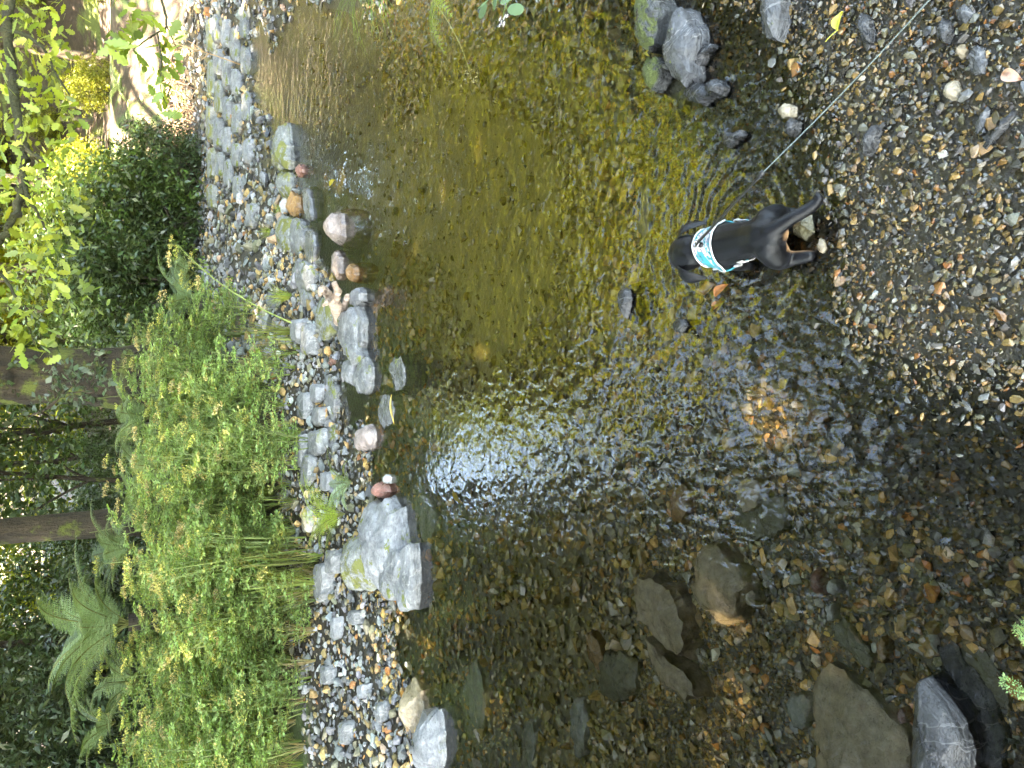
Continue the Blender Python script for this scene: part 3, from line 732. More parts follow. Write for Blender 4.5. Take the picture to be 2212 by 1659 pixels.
rock('black leaf shaped stone with a shining edge in clear shallows', [(1558, 300), (1566, 282), (1582, 288), (1600, 280), (1604, 292), (1586, 306), (1570, 318), (1560, 314)], .02, 'slate_dark', .06, .12, .012, .008)
rock('black stone resting in the gravel under the leash', [(1856, 318), (1866, 292), (1884, 268), (1894, 276), (1890, 300), (1880, 326), (1866, 336)], .03, 'slate_dark', .06, .12, .014, .008)
rock('grey rock with black shadowed side at the upper edge, in gravel', [(1642, 20), (1650, -40), (1676, -50), (1684, 0), (1680, 44), (1670, 84), (1654, 82), (1644, 56)], .045, 'slate_wet', .1, .06, .02, .012)
rock('dark charcoal stone with rough top in gravel below the yellow leaf', [(1850, 46), (1858, 26), (1874, 34), (1880, 62), (1876, 92), (1862, 90), (1852, 70)], .03, 'slate_dark', .06, .1, .014, .008)
rock('brown black two faced stone near the leash, the lower of a pair', [(1694, 270), (1706, 254), (1716, 262), (1714, 282), (1702, 292), (1692, 286)], .028, 'slate_dark', .05, .1, .01, .006, n=30)
rock('tan and dark split stone, upper of a pair near the leash', [(1680, 234), (1694, 222), (1706, 230), (1704, 250), (1692, 256), (1682, 248)], .028, 'tan', .05, .1, .01, .006, n=30)
rock('tan rounded stone with a black wet rim on the gravel', [(2034, 198), (2044, 174), (2058, 170), (2066, 186), (2062, 212), (2046, 216), (2034, 210)], .03, 'tan', .06, .08, .012, .005, round_=.7)
rock('long thin slate chip edged in black and white, upper of two', [(2106, 268), (2118, 246), (2132, 228), (2138, 236), (2130, 262), (2112, 290), (2104, 290)], .02, 'slate_wet', .06, .05, .006, .005)
rock('long thin slate chip edged in black and white, lower of two', [(2122, 316), (2140, 288), (2172, 250), (2186, 236), (2188, 246), (2166, 278), (2142, 306), (2126, 324)], .026, 'slate_dark', .06, .05, .006, .005)
rock('brown egg shaped stone in gravel close to the flat grey oval', [(2064, 100), (2074, 92), (2082, 104), (2080, 122), (2070, 126), (2062, 114)], .026, 'brown', .05, .08, .01, .004, round_=.8, n=30)
rock('flat grey oval slate in gravel at the upper right of the picture', [(2092, 116), (2104, 98), (2124, 104), (2130, 130), (2122, 158), (2104, 164), (2092, 142)], .02, 'slate_wet', .05, .08, .005, .005)
rock('rounded slate by the upper edge right of the leash', [(2064, 24), (2080, 10), (2098, 18), (2100, 38), (2084, 50), (2066, 42)], .022, 'slate_wet', .05, .08, .008, .005)
rock('dark faceted slate next to the leash near the upper edge', [(2020, 58), (2034, 38), (2050, 46), (2052, 68), (2040, 92), (2024, 84)], .03, 'slate_dark', .06, .08, .01, .006)
# emergent stones in the riffle
rock('small wet block with a mossy tail poking out of the stream', [(1332, 622), (1342, 612), (1354, 620), (1357, 645), (1352, 672), (1346, 695), (1338, 684), (1330, 655)], .02, 'slate_dark', .14, .5, .012, .010, round_=.8)
rock('dark hollow stone in the riffle past the dog', [(1452, 700), (1460, 688), (1474, 690), (1480, 705), (1470, 718), (1456, 716)], .012, 'slate_dark', .1, .1, .008, .008, n=30)
rock('long black sunken stone splitting the glitter of the riffle', [(1384, 930), (1394, 905), (1412, 908), (1422, 940), (1418, 985), (1404, 1010), (1390, 990), (1382, 960)], -.03, 'olive', .14, .1, .012, .012)
rock('rusty sunken stone at the lower rim of the glitter', [(1442, 1085), (1456, 1055), (1474, 1042), (1488, 1060), (1484, 1100), (1470, 1130), (1450, 1128)], -.02, 'rust', .1, .1, .01, .012)
rock('brown pointed sunken slab under the glitter', [(1588, 1060), (1604, 1032), (1636, 1034), (1644, 1060), (1634, 1095), (1606, 1108), (1592, 1090)], -.02, 'brown', .1, .08, .006, .010)
rock('mossy dark block with a lip of running water', [(1588, 1130), (1592, 1085), (1620, 1068), (1690, 1072), (1700, 1110), (1694, 1150), (1640, 1168), (1600, 1160)], -.03, 'olive', .16, .08, .006, .012)
rock('orange brown brick shaped stone under the running lip', [(1740, 900), (1744, 886), (1764, 884), (1788, 890), (1790, 904), (1774, 914), (1750, 912)], -.008, 'rust', .06, .06, .004, .006, n=32)
# sunken rocks at the lower edge of the photograph
rock('brown sunken boulder split from its twin by a dark crack, the upper one', [(1366, 1265), (1378, 1242), (1400, 1240), (1424, 1262), (1446, 1270), (1464, 1310), (1478, 1350), (1478, 1392), (1462, 1424), (1440, 1410), (1412, 1380), (1380, 1345), (1368, 1305)], -.035, 'brown', .14, .07, .012, .014)
rock('brown sunken boulder split from its twin by a dark crack, the lower one', [(1390, 1372), (1412, 1396), (1440, 1424), (1470, 1446), (1492, 1470), (1508, 1508), (1482, 1512), (1450, 1490), (1420, 1462), (1402, 1430)], -.05, 'brown', .12, .06, .010, .014)
rock('brown sunken rock with a pale tip between the split boulder and the black block', [(1492, 1265), (1498, 1205), (1520, 1172), (1548, 1178), (1578, 1212), (1604, 1255), (1600, 1300), (1578, 1340), (1550, 1352), (1518, 1318), (1498, 1290)], -.012, 'brown', .16, .07, .022, .016)
rock('yellow white banded stone leaning on the brown rock with the pale tip', [(1602, 1268), (1612, 1258), (1624, 1268), (1636, 1300), (1630, 1312), (1612, 1308), (1602, 1290)], -.02, 'tan', .08, .06, .012, .006)
rock('huge flat brown sunken slab at the lower edge', [(1752, 1560), (1752, 1480), (1770, 1440), (1800, 1428), (1840, 1470), (1880, 1500), (1930, 1540), (1962, 1590), (1972, 1650), (1960, 1720), (1850, 1740), (1760, 1700)], -.04, 'brown', .14, .05, .012, .014, n=56)
rock('dark sunken block above the huge flat brown slab', [(1800, 1350), (1822, 1338), (1850, 1372), (1884, 1420), (1880, 1450), (1850, 1430), (1818, 1400), (1800, 1375)], -.05, 'olive', .1, .06, .006, .010)
rock('shining wet black slate rising to a peak at the lower edge', [(1968, 1480), (1978, 1468), (2010, 1500), (2048, 1545), (2072, 1610), (2078, 1700), (2060, 1760), (2000, 1760), (1974, 1680), (1966, 1580)], .05, 'slate_dark', .2, .03, .03, .014, tilt=(-.08, 0), n=52)
rock('broad black sunken slab around the shining black peak', [(2020, 1395), (2055, 1385), (2100, 1440), (2138, 1500), (2168, 1590), (2172, 1720), (2100, 1740), (2080, 1600), (2045, 1490)], -.045, 'slate_dark', .12, .05, .006, .012, n=52)
rock('rounded dark rock in the lower right corner of the picture', [(2060, 1400), (2100, 1376), (2140, 1420), (2180, 1480), (2186, 1540), (2150, 1540), (2110, 1470)], -.055, 'olive', .1, .05, .004, .010)
rock('brick red oblong stone among small pebbles', [(1748, 1240), (1756, 1226), (1768, 1230), (1776, 1258), (1774, 1288), (1758, 1292), (1749, 1270)], -.03, 'red', .06, .06, .01, .006, round_=.7)
rock('white square stone beside the brick red stone', [(1784, 1264), (1792, 1252), (1806, 1262), (1811, 1276), (1800, 1286), (1787, 1280)], -.028, 'white', .05, .06, .006, .004, n=28)
rock('white upright oblong chip below the brick red stone', [(1783, 1310), (1795, 1306), (1799, 1338), (1787, 1342)], -.028, 'white', .05, .06, .006, .004, n=28)
rock('rusty ochre stone sunk near the shining black peak', [(1892, 1390), (1902, 1374), (1912, 1390), (1914, 1420), (1906, 1436), (1896, 1428)], -.035, 'rust', .06, .06, .006, .008, n=30)
rock('small brown red stone stuck at the foot of the shining black peak', [(1936, 1540), (1944, 1530), (1958, 1546), (1960, 1562), (1946, 1566), (1938, 1554)], -.01, 'red', .06, .06, .008, .005, n=28)
rock('grey rock with frosted white lower edge above the huge brown slab', [(1694, 1520), (1706, 1502), (1740, 1498), (1752, 1520), (1742, 1560), (1730, 1578), (1712, 1570), (1700, 1545)], -.03, 'grey_bed', .1, .06, .008, .012)
rock('grey green sunken slab near the pale boulder at the edge', [(1000, 1480), (1012, 1440), (1028, 1425), (1038, 1450), (1044, 1500), (1040, 1570), (1026, 1580), (1008, 1540)], -.08, 'grey_bed', .1, .05, .008, .010)
rock('blue grey sunken slab with pale blotches at the lower edge', [(1230, 1560), (1236, 1510), (1256, 1508), (1266, 1560), (1262, 1625), (1246, 1640), (1234, 1610)], -.08, 'grey_bed', .1, .05, .008, .010)
rock('pale rectangular sunken slab at the lower edge', [(1126, 1580), (1132, 1556), (1152, 1558), (1156, 1600), (1152, 1690), (1130, 1690)], -.08, 'grey_bed', .1, .05, .006, .010)
rock('wide grey sunken slab near the cluster by the fern', [(886, 1100), (898, 1068), (922, 1072), (940, 1110), (936, 1150), (918, 1172), (900, 1150), (890, 1125)], -.05, 'grey_bed', .1, .05, .006, .010)
rock('long ochre sunken slab near the broad pebble bed', [(1262, 1370), (1276, 1366), (1300, 1402), (1306, 1440), (1288, 1448), (1270, 1420)], -.09, 'rust', .08, .06, .006, .008)
rock('dark sunken hump streaked with foam light', [(1290, 1440), (1300, 1410), (1340, 1408), (1372, 1440), (1370, 1500), (1330, 1520), (1296, 1500)], -.06, 'olive', .12, .06, .012, .012)
rock('grey oblong stone on the pool floor ahead of the dog', [(1378, 500), (1380, 440), (1386, 396), (1396, 392), (1402, 440), (1398, 500), (1388, 530)], -.06, 'grey_bed', .08, .05, .006, .010)
rock('mossy olive stone between the hind paws of the dog', [(1700, 478), (1716, 446), (1744, 440), (1760, 470), (1756, 510), (1734, 528), (1708, 512)], .008, 'olive', .06, .1, .012, .006, round_=.8)
rock('pale tan stone by the dog, next to its left hind paw', [(1764, 526), (1770, 514), (1780, 520), (1784, 538), (1776, 548), (1766, 542)], .006, 'brown', .05, .06, .008, .004, n=28)
rock('brown cobble under the belly of the dog', [(1652, 540), (1668, 528), (1690, 536), (1692, 556), (1672, 564), (1654, 556)], -.004, 'rust', .06, .06, .008, .004, n=30)

# flat slabs lying on the shingle and on the far ledge: each a rock of its own
ORD = ['first', 'second', 'third', 'fourth', 'fifth', 'sixth', 'seventh', 'eighth', 'ninth', 'tenth', 'eleventh', 'twelfth', 'thirteenth', 'fourteenth', 'fifteenth', 'sixteenth']
SLABL = ['flat slab behind the yellow fern, on the shingle', 'flat grey slab above the small pool, beside pebbles', 'flat slab at the plant edge above the square ended slab', 'pale flat slab touching the square ended blue slab', 'mossy flat slab at the plant edge left of the yellow fern',
         'pale flat slab between the pink rock and the plants', 'flat slab under the umbel leaves, nearest the short tuft', 'flat slab just behind the square ended blue slab', 'flat slab behind the lichen boulder', 'long flat slab at the foot of the tall sedge clump',
         'flat slab behind the moss capped slab', 'pale flat slab near the spiky sedge tuft', 'pale flat slab on the pebbles past the lichen boulder', 'small flat slab on the pebbles beside the flat topped wet slab', 'flat slab half way up the broad pebble bank',
         'pale flat slab low on the broad pebble bank', 'flat slab on the pebbles near the lower picture edge', 'flat slab at the waterline above the half sunk brown stone']
for k, (x0, x1, y0, y1, z, m) in enumerate([
        (648, 664, 985, 1050, .16, 'slate'), (662, 684, 930, 985, .12, 'slate'), (640, 656, 850, 905, .18, 'slate'), (668, 682, 830, 870, .09, 'slate_pale'), (650, 664, 1095, 1150, .18, 'slate_moss'),
        (690, 706, 1020, 1060, .1, 'slate_pale'), (634, 648, 940, 1010, .2, 'slate'), (672, 688, 880, 920, .1, 'slate'), (700, 716, 1190, 1240, .14, 'slate'), (676, 694, 1220, 1300, .17, 'slate'),
        (648, 662, 700, 765, .13, 'slate'), (626, 640, 690, 740, .17, 'slate_pale'), (712, 722, 1335, 1380, .11, 'slate_pale'), (750, 764, 1320, 1350, .08, 'slate'), (690, 704, 1440, 1480, .16, 'slate'),
        (770, 782, 1480, 1510, .07, 'slate_pale'), (730, 742, 1560, 1610, .14, 'slate'), (810, 820, 1520, 1560, .05, 'slate')]):
    rock(SLABL[k], box(x0, x1, y0, y1), z + .11, m, .07, .06, .006, .008, group='flat slabs on the shingle bank', n=32, name='flat_stone', cat='stone')
for k, (x0, x1, y0, y1, z, m) in enumerate([
        (444, 452, 40, 110, .16, 'slate_moss'), (446, 454, 130, 210, .17, 'slate_moss'), (444, 452, 230, 300, .17, 'slate_moss'), (446, 455, 320, 385, .18, 'slate_moss'), (447, 457, 400, 450, .2, 'slate_moss'),
        (458, 467, 30, 90, .13, 'slate'), (460, 470, 105, 160, .13, 'slate'), (462, 472, 175, 240, .14, 'slate_moss'), (460, 470, 255, 320, .14, 'slate'), (464, 474, 330, 380, .15, 'slate'),
        (476, 486, 40, 100, .10, 'slate_pale'), (478, 488, 120, 190, .10, 'slate'), (480, 490, 210, 260, .11, 'slate'), (478, 490, 275, 330, .11, 'slate_pale'), (482, 492, 345, 400, .12, 'slate'),
        (496, 506, 60, 130, .07, 'slate'), (498, 510, 150, 205, .07, 'slate_pale'), (500, 510, 225, 290, .07, 'slate'), (498, 510, 310, 360, .09, 'slate'), (502, 512, 380, 430, .11, 'slate'),
        (516, 526, 20, 80, .03, 'slate'), (518, 530, 100, 160, .03, 'slate'), (520, 532, 200, 260, .04, 'slate'), (524, 536, 300, 350, .07, 'slate_pale'), (530, 542, 440, 490, .14, 'slate')]):
    rock('%s slate of the stepped far ledge, %s from the picture top, %s row' % ('mossy' if m == 'slate_moss' else ('pale' if m == 'slate_pale' else 'grey'), ORD[k % 5], ['rearmost', 'second', 'middle', 'fourth', 'waterside'][k // 5]), box(x0, x1, y0, y1), z + .09, m, .14, .05, .008, .014, group='slates of the stepped ledge', n=32, name='flat_stone', cat='stone')

# ------------------------------------------------------------------ vegetation builders
def jitter_col(base, n, k=4, dv=.25, dh=.12, rng=RNG):
    c = np.array(base, float) * rng.uniform(1 - dv, 1 + dv, (n, 1)) * rng.uniform(1 - dh, 1 + dh, (n, 3))
    return np.repeat(c, k, 0)

def leaf_cloud(buf, centres, spread, n_each, size, base, rng, aspect=.5, droop=.25, flat=.6):
    """leaves scattered round clump centres"""
    C = np.repeat(np.asarray(centres, float), n_each, 0)
    P = C + rng.normal(size=C.shape) * np.asarray(spread)
    D = rand_dirs(len(P), rng); D[:, 2] = D[:, 2] * .5 - droop
    N = rand_dirs(len(P), rng); N[:, 2] = np.abs(N[:, 2]) + flat
    L = size * rng.uniform(.65, 1.35, len(P))
    V, F = leaf_quads(P, D, N, L, L * aspect)
    tone = np.repeat(rng.uniform(.72, 1.28, (len(centres), 1)), n_each, 0)
    c = np.array(base) * tone * rng.uniform(.75, 1.25, (len(P), 1)) * rng.uniform(.88, 1.12, (len(P), 3))
    buf.add(V, F, np.repeat(c, 4, 0))

def blob_points(n, rad, rng, shell=.55):
    d = rand_dirs(n, rng); r = shell + (1 - shell) * rng.uniform(0, 1, (n, 1)) ** .6
    return d * r * np.asarray(rad)

# ---- bushes of the understorey: leafy down to the ground
def make_bush(seed, rx, rz, leaf, base, n_cl=120, per=26, aspect=.42, mat='leaf_gloss', droop=.35):
    rng = np.random.default_rng(seed); b = Buf()
    P = blob_points(n_cl, (rx, rx, rz * .55), rng, .35) + np.array([0, 0, rz * .52])
    leaf_cloud(b, P, (rx * .11, rx * .11, rz * .05), per, leaf, base, rng, aspect, droop)
    s = Buf()
    for i in range(9):
        tip = P[rng.integers(len(P))] * .85
        v, f = tube(bez((rng.normal(0, .08), rng.normal(0, .08), -.15), (tip[0] * .2, tip[1] * .2, tip[2] * .6), tip, 6), np.linspace(.03, .008, 6) * (rz / 2), 5)
        s.add(v, f, (.08, .06, .04))
    return b.mesh('foliage', M[mat]), s.mesh('stems', M['bark'])
def put_bush(meshes, loc, rz, s, label, group, name='bush', cat='bush'):
    o = empty(name, loc, rz, s)
    link('foliage', meshes[0], o); link('stem', meshes[1], o)
    return tag(o, label, cat, group)

# ---- trees: trunk with limbs, crown of leaf clumps
def crown_mesh(seed, rad, cz, n_cl, per, leaf, base, mat='leaf', off=(0, 0), spread=.11, shell=.3):
    rng = np.random.default_rng(seed); b = Buf()
    P = blob_points(n_cl, rad, rng, shell) + np.array([off[0], off[1], cz])
    leaf_cloud(b, P, np.asarray(rad) * spread, per, leaf, base, rng, .5, .2)
    return b.mesh('crown', M[mat]), P
def put_tree(loc, h, r0, mat, label, crown, pts, lean=(0, 0), name='tree', rz=0, s=1.0, k=14, flare=1.0, group=None, limbs=9, seed=0):
    o = empty(name, loc, rz, s); rng = np.random.default_rng(seed + 5)
    n = 70 if r0 > .2 and k > 13 else 14; t = np.linspace(0, 1, n)
    path = np.stack([lean[0] * t ** 1.5, lean[1] * t ** 1.5, -.3 + t * (h + .3)], 1)
    rad = r0 * (1 - .75 * t) * (1 + flare * .55 * np.exp(-t * 14))
    b = Buf(); v, f = tube(path, rad, k * 2 if n > 20 else k, .16, seed)
    if n > 20:
        for q in range(len(v)):
            a_ = math.atan2(v[q][1], v[q][0]); w_ = noise.noise(Vector((math.cos(a_) * 7, math.sin(a_) * 7, v[q][2] * .9 + seed))); v[q][:2] *= 1 + .07 * (abs(w_) * 2 - .6) + .05 * noise.noise(Vector((a_ * 2, v[q][2] * 1.3, seed)))
    b.add(v, f); link('trunk', b.mesh('trunk', M[mat]), o)
    if pts is not None:
        for i in range(limbs):
            q = pts[rng.integers(len(pts))]; j = int(np.clip((q[2] / h - .25) * n, n * .35, n - 2)); st = path[j]
            b = Buf(); v, f = tube(bez(st, (st + q) / 2 + np.array([0, 0, .4]), q, 7), np.linspace(rad[j] * .5, .02, 7), 6, .1, i); b.add(v, f)
            link('limb', b.mesh('limb', M[mat]), o)
        link('crown', crown, o)
    return tag(o, label, 'tree', group)

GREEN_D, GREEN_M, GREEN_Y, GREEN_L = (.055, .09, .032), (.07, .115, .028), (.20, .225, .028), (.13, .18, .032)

# two trunks seen on the left bank, crowns above the picture
cm, cp = crown_mesh(1, (3.4, 3.0, 2.3), 12.0, 230, 44, .19, GREEN_L, off=(2.7, .6))
p = WY(305, 812, 10.5); put_tree((p[0], p[1], hz1(p[0], p[1])), 13, .36, 'bark_moss', 'thick dark mossy trunk rising behind the umbel flowers', cm, cp, (.1, .3), seed=3, flare=1.3, k=18)
ivy = Buf(); rng_i = np.random.default_rng(15); t1 = bpy.data.objects['tree']
for i in range(260):
    a_ = rng_i.uniform(0, 2 * PI); z_ = rng_i.uniform(.1, 4.5); r_ = .44 - .035 * z_; a0 = noise.noise(Vector((math.cos(a_) * 2, math.sin(a_) * 2, z_ * 1.4)))
    if a0 < -.05: continue
    P_ = np.array([math.cos(a_) * r_, math.sin(a_) * r_, z_]) + rng_i.normal(0, .04, (7, 3)); D_ = np.tile((math.cos(a_), math.sin(a_), -.8), (7, 1)) + rng_i.normal(0, .6, (7, 3))
    v, f = leaf_quads(P_, D_, np.tile((math.cos(a_), math.sin(a_), .5), (7, 1)) + rng_i.normal(0, .4, (7, 3)), .07, .05); ivy.add(v, f, jitter_col((.05, .08, .03), 7, 4, .35, .12, rng_i))
link('ivy', ivy.mesh('ivy', M['leaf_gloss']), t1)
cm, cp = crown_mesh(2, (3.6, 3.4, 5.2), 9.2, 280, 44, .19, GREEN_D, off=(-3.0, .6))
p = WY(260, 1128, 11.5); put_tree((p[0], p[1], hz1(p[0], p[1])), 14, .185, 'bark', 'straight brown trunk lit on one side near the big fern', cm, cp, (-.1, .4), seed=9, flare=.5)
# slim dark stems further back
SLIM = Buf(); 
for i, (px, py, d, r) in enumerate([(120, 905, 15, .07), (120, 985, 17, .06), (120, 1055, 14, .05), (130, 680, 16, .08), (120, 600, 18, .07), (100, 1400, 13, .07)]):
    p = WY(px, py, d); z = hz1(p[0], p[1])
    cm, cp = crown_mesh(20 + i, (1.2, 1.2, 1.3) if i < 3 else (1.8, 1.8, 2.0), 2.5 if i < 3 else 6.4 + .4 * i, 45, 26, .14, GREEN_D)
    put_tree((p[0], p[1], z), 4.2 if i < 3 else 7.5, r, 'bark_moss', ['slim dark stem beside the thick mossy trunk', 'slim leaning stem midway between the two big trunks', 'thin stem just off the straight brown trunk', 'slim dark stem above the tall bent umbel stalk', 'slim stem furthest back behind the dark glossy bushes', 'slim dark stem standing behind the big fern'][i],
             cm, cp, (random.uniform(-.8, .8), .3), name='young_tree', seed=30 + i, k=8, flare=.2, limbs=5)

# tall trees around: they close the view, shade the stream and are mirrored in it
BIG = [crown_mesh(40 + i, (4.8, 4.8, 6.8), 11.0, 330, 46, .31, [GREEN_M, GREEN_D, GREEN_L][i], spread=.12) for i in range(3)]
THIN = [crown_mesh(45 + i, (4.8, 4.8, 6.8), 11.0, 200, 44, .31, [GREEN_M, GREEN_L][i], spread=.11) for i in range(2)]
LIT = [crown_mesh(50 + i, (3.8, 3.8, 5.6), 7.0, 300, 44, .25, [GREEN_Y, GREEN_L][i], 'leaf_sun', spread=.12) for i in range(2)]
def tall(x, y, s, i, label, kind=BIG, group=None):
    cm, cp = kind[i % len(kind)]
    put_tree((x, y, hz1(x, y)), 10 if kind is LIT else 15, .3, 'bark', label, cm, cp, (0, 0), rz=random.uniform(0, 6), s=s, seed=60 + i, k=10, limbs=7, group=group)
SHADE = [(-9.5, 2.0, 1.15), (-8.5, -4.5, 1.2), (-12.5, -1.0, 1.25), (-5.0, -9.5, 1.2), (-10.5, 8.0, 1.1), (-14, 4.5, 1.2), (-8, 13.5, 1.0), (-6.2, 17.5, 1.0), (-1.5, -12.5, 1.1), (-12.5, -8.5, 1.3), (-3.4, -4.2, 1.0), (1.2, -6.0, 1.1)]  # unseen trees put here to keep sun and sky light off the stream
for i, (x, y, s) in enumerate(SHADE):
    tall(x, y, s, i, 'tall tree added beyond the picture to shade the stream', THIN, group='trees shading the stream')
for i, (x, y, s) in enumerate([(-13, 19, 1.0), (-8.5, 23, .9), (-17, 27, 1.1), (-8.0, 29, .75), (-11, 33, 1.0)]):
    tall(x, y, s, i, 'leafy tree of the dim wood behind the straight brown trunk', group='trees of the dim wood')
for i, (x, y, s) in enumerate([(2.5, 33, 1.3), (6.5, 34, 1.5), (11.5, 38, 1.6), (16.5, 34, 1.5), (21, 29, 1.4), (4.5, 46, 1.2), (-6, 46, .75), (9, 46, 1.6), (26, 40, 1.5), (1.4, 25, 1.1), (19, 22, 1.2), (3.6, 31, 1.2), (13, 43, 1.8), (17, 40, 1.7), (9, 37, 1.6), (14, 36.5, 1.7), (7.5, 42, 1.8), (4.2, 37.5, 1.6), (15.5, 46, 1.9), (20.5, 36, 1.7)]):
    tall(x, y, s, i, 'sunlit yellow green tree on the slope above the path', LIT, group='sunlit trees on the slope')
for i, (x, y, s) in enumerate([(9.8, 5.5, .95), (12.0, 13.0, 1.0), (6.4, .6, .95), (15.5, 17, 1.0), (4.6, -4.0, 1.0), (9.2, 9.6, .9)]):  # unseen; some of them added to dim the light from overhead
    tall(x, y, s, i + 2, 'leafy tree on the near bank beyond the upper picture edge', BIG, group='trees on the near bank')

cm, cp = crown_mesh(95, (5.0, 3.2, 2.0), 9.6, 420, 44, .20, GREEN_M, off=(5.0, .6))  # unseen crown, shaped to cover the sky mirrored in the near water
put_tree((-6.2, 5.2, hz1(-6.2, 5.2)), 10, .3, 'bark_moss', 'spreading tree added beyond the lower picture edge whose crown hangs over the stream', cm, cp, (2.2, .3), seed=96)
HIGH = [crown_mesh(98, (3.4, 3.4, 3.8), 9.0, 280, 44, .21, GREEN_Y, 'leaf_sun', spread=.12)]  # high crown for trees added to shade the slope and gild the reflection
for i, (x, y, s) in enumerate([(4.6, 20.6, 1.05), (8.4, 22.6, 1.1), (3.0, 23.5, 1.3), (5.2, 30.5, 1.5)]):
    put_tree((x, y, hz1(x, y)), 9.5, .13, 'bark', 'slender tree added by the path to shade the slope, %s from the dark bushes' % ORD[i], HIGH[0][0], HIGH[0][1], (.3, .2), s=s, rz=i * 1.3, seed=110 + i, k=9, flare=.3, limbs=6, name='added_slender_tree', group='slender trees added for shade')
# bushes closing the view low down
DARK = [make_bush(70 + i, 1.0, 2.1, .105, GREEN_D if i < 2 else GREEN_M, 150, 26) for i in range(3)]
LAUR = [make_bush(80 + i, 1.0, 1.9, .12, (.07, .105, .055), 150, 24, .36) for i in range(2)]
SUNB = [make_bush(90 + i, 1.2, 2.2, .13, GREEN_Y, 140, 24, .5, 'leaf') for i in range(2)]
for i, (px, py, d, s) in enumerate([(360, 330, 14.6, .62), (350, 400, 14.2, .85), (330, 470, 13.6, 1.0), (330, 545, 13.2, .95), (310, 610, 12.6, .9), (250, 440, 15.6, 1.05), (260, 540, 15.0, 1.2), (250, 640, 14.5, 1.15), (300, 700, 13.0, .8)]):
    p = WY(px, py, d); z = hz1(p[0], p[1])
    put_bush(DARK[i % 3], (p[0], p[1], z - .1), i * 1.3, s, 'dark glossy leaved bush by the far bank, %s of nine counted from the cut bank' % ORD[i], 'dark bushes of the far bank')
for i, (x, y, s) in enumerate([(-1.2, 15, .62), (-2.6, 16, .8), (-.2, 17.5, .7), (-4.2, 17, 1.2), (1.4, 19, .9), (-1.8, 19.5, .8), (-3.6, 21, 1.0)]):
    put_bush(DARK[i % 3], (x, y, hz1(x, y) - .1), i * 2.1, s, 'dim green bush in the gap between the trunks, %s nearest of seven' % ORD[i], 'bushes between the trunks')
for i, (x, y, s) in enumerate([(-3.9, 11.4, 1.0), (-4.9, 10.6, 1.1), (-5.9, 10.2, 1.15), (-4.4, 13, 1.3), (-5.9, 12.4, 1.4), (-7.2, 11.4, 1.3), (-6.8, 9.2, 1.1), (-3.2, 12.6, .95), (-8, 13.2, 1.5), (-9, 7.4, 1.8), (-10.5, 10.5, 2.2), (-11.5, 5, 2.4), (-9.5, 17, 2.4), (-12, 15.5, 2.6), (-7.2, 19.5, 2.3), (-14, 21, 3.0), (-8.4, 16.2, 1.9), (-10.6, 18.6, 2.6), (-6.3, 15.4, 1.7), (-11, 13.2, 2.2), (-8.8, 14.6, 2.0)]):
    put_bush(LAUR[i % 2], (x, y, hz1(x, y) - .1), i * 1.7, s, 'blue green long leaved bush behind the big fern, %s of twenty one' % (ORD + ['seventeenth', 'eighteenth', 'nineteenth', 'twentieth', 'last'])[i], 'long leaved bushes behind the fern')
for i, (x, y, s) in enumerate([(0.5, 26, 1.5), (2.8, 25, 1.3), (-2, 28, 1.6), (4.6, 30, 1.5), (-5, 26, 1.5), (12.6, 30, 1.2), (7.6, 31, 1.2), (15, 29, 1.2), (2, 30.5, 1.7), (-7.5, 28, 1.6)]):
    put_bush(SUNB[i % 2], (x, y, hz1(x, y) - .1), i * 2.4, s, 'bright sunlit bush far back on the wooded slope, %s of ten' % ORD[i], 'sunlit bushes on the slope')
for i, (x, y, s) in enumerate([(6.2, 18.5, .42), (8.4, 18.2, .36), (7.2, 20.4, .4), (9.6, 19.6, .45), (5.2, 20.5, .5), (10.8, 21, .4), (4.2, 17.6, .5), (11.6, 26.5, .5), (8, 27.6, .45)]):
    put_bush(SUNB[i % 2], (x, y, hz1(x, y) - .05), i * 1.9, s, 'low leafy shrub beside the woodland path, %s of nine' % ORD[i], 'low shrubs along the path')

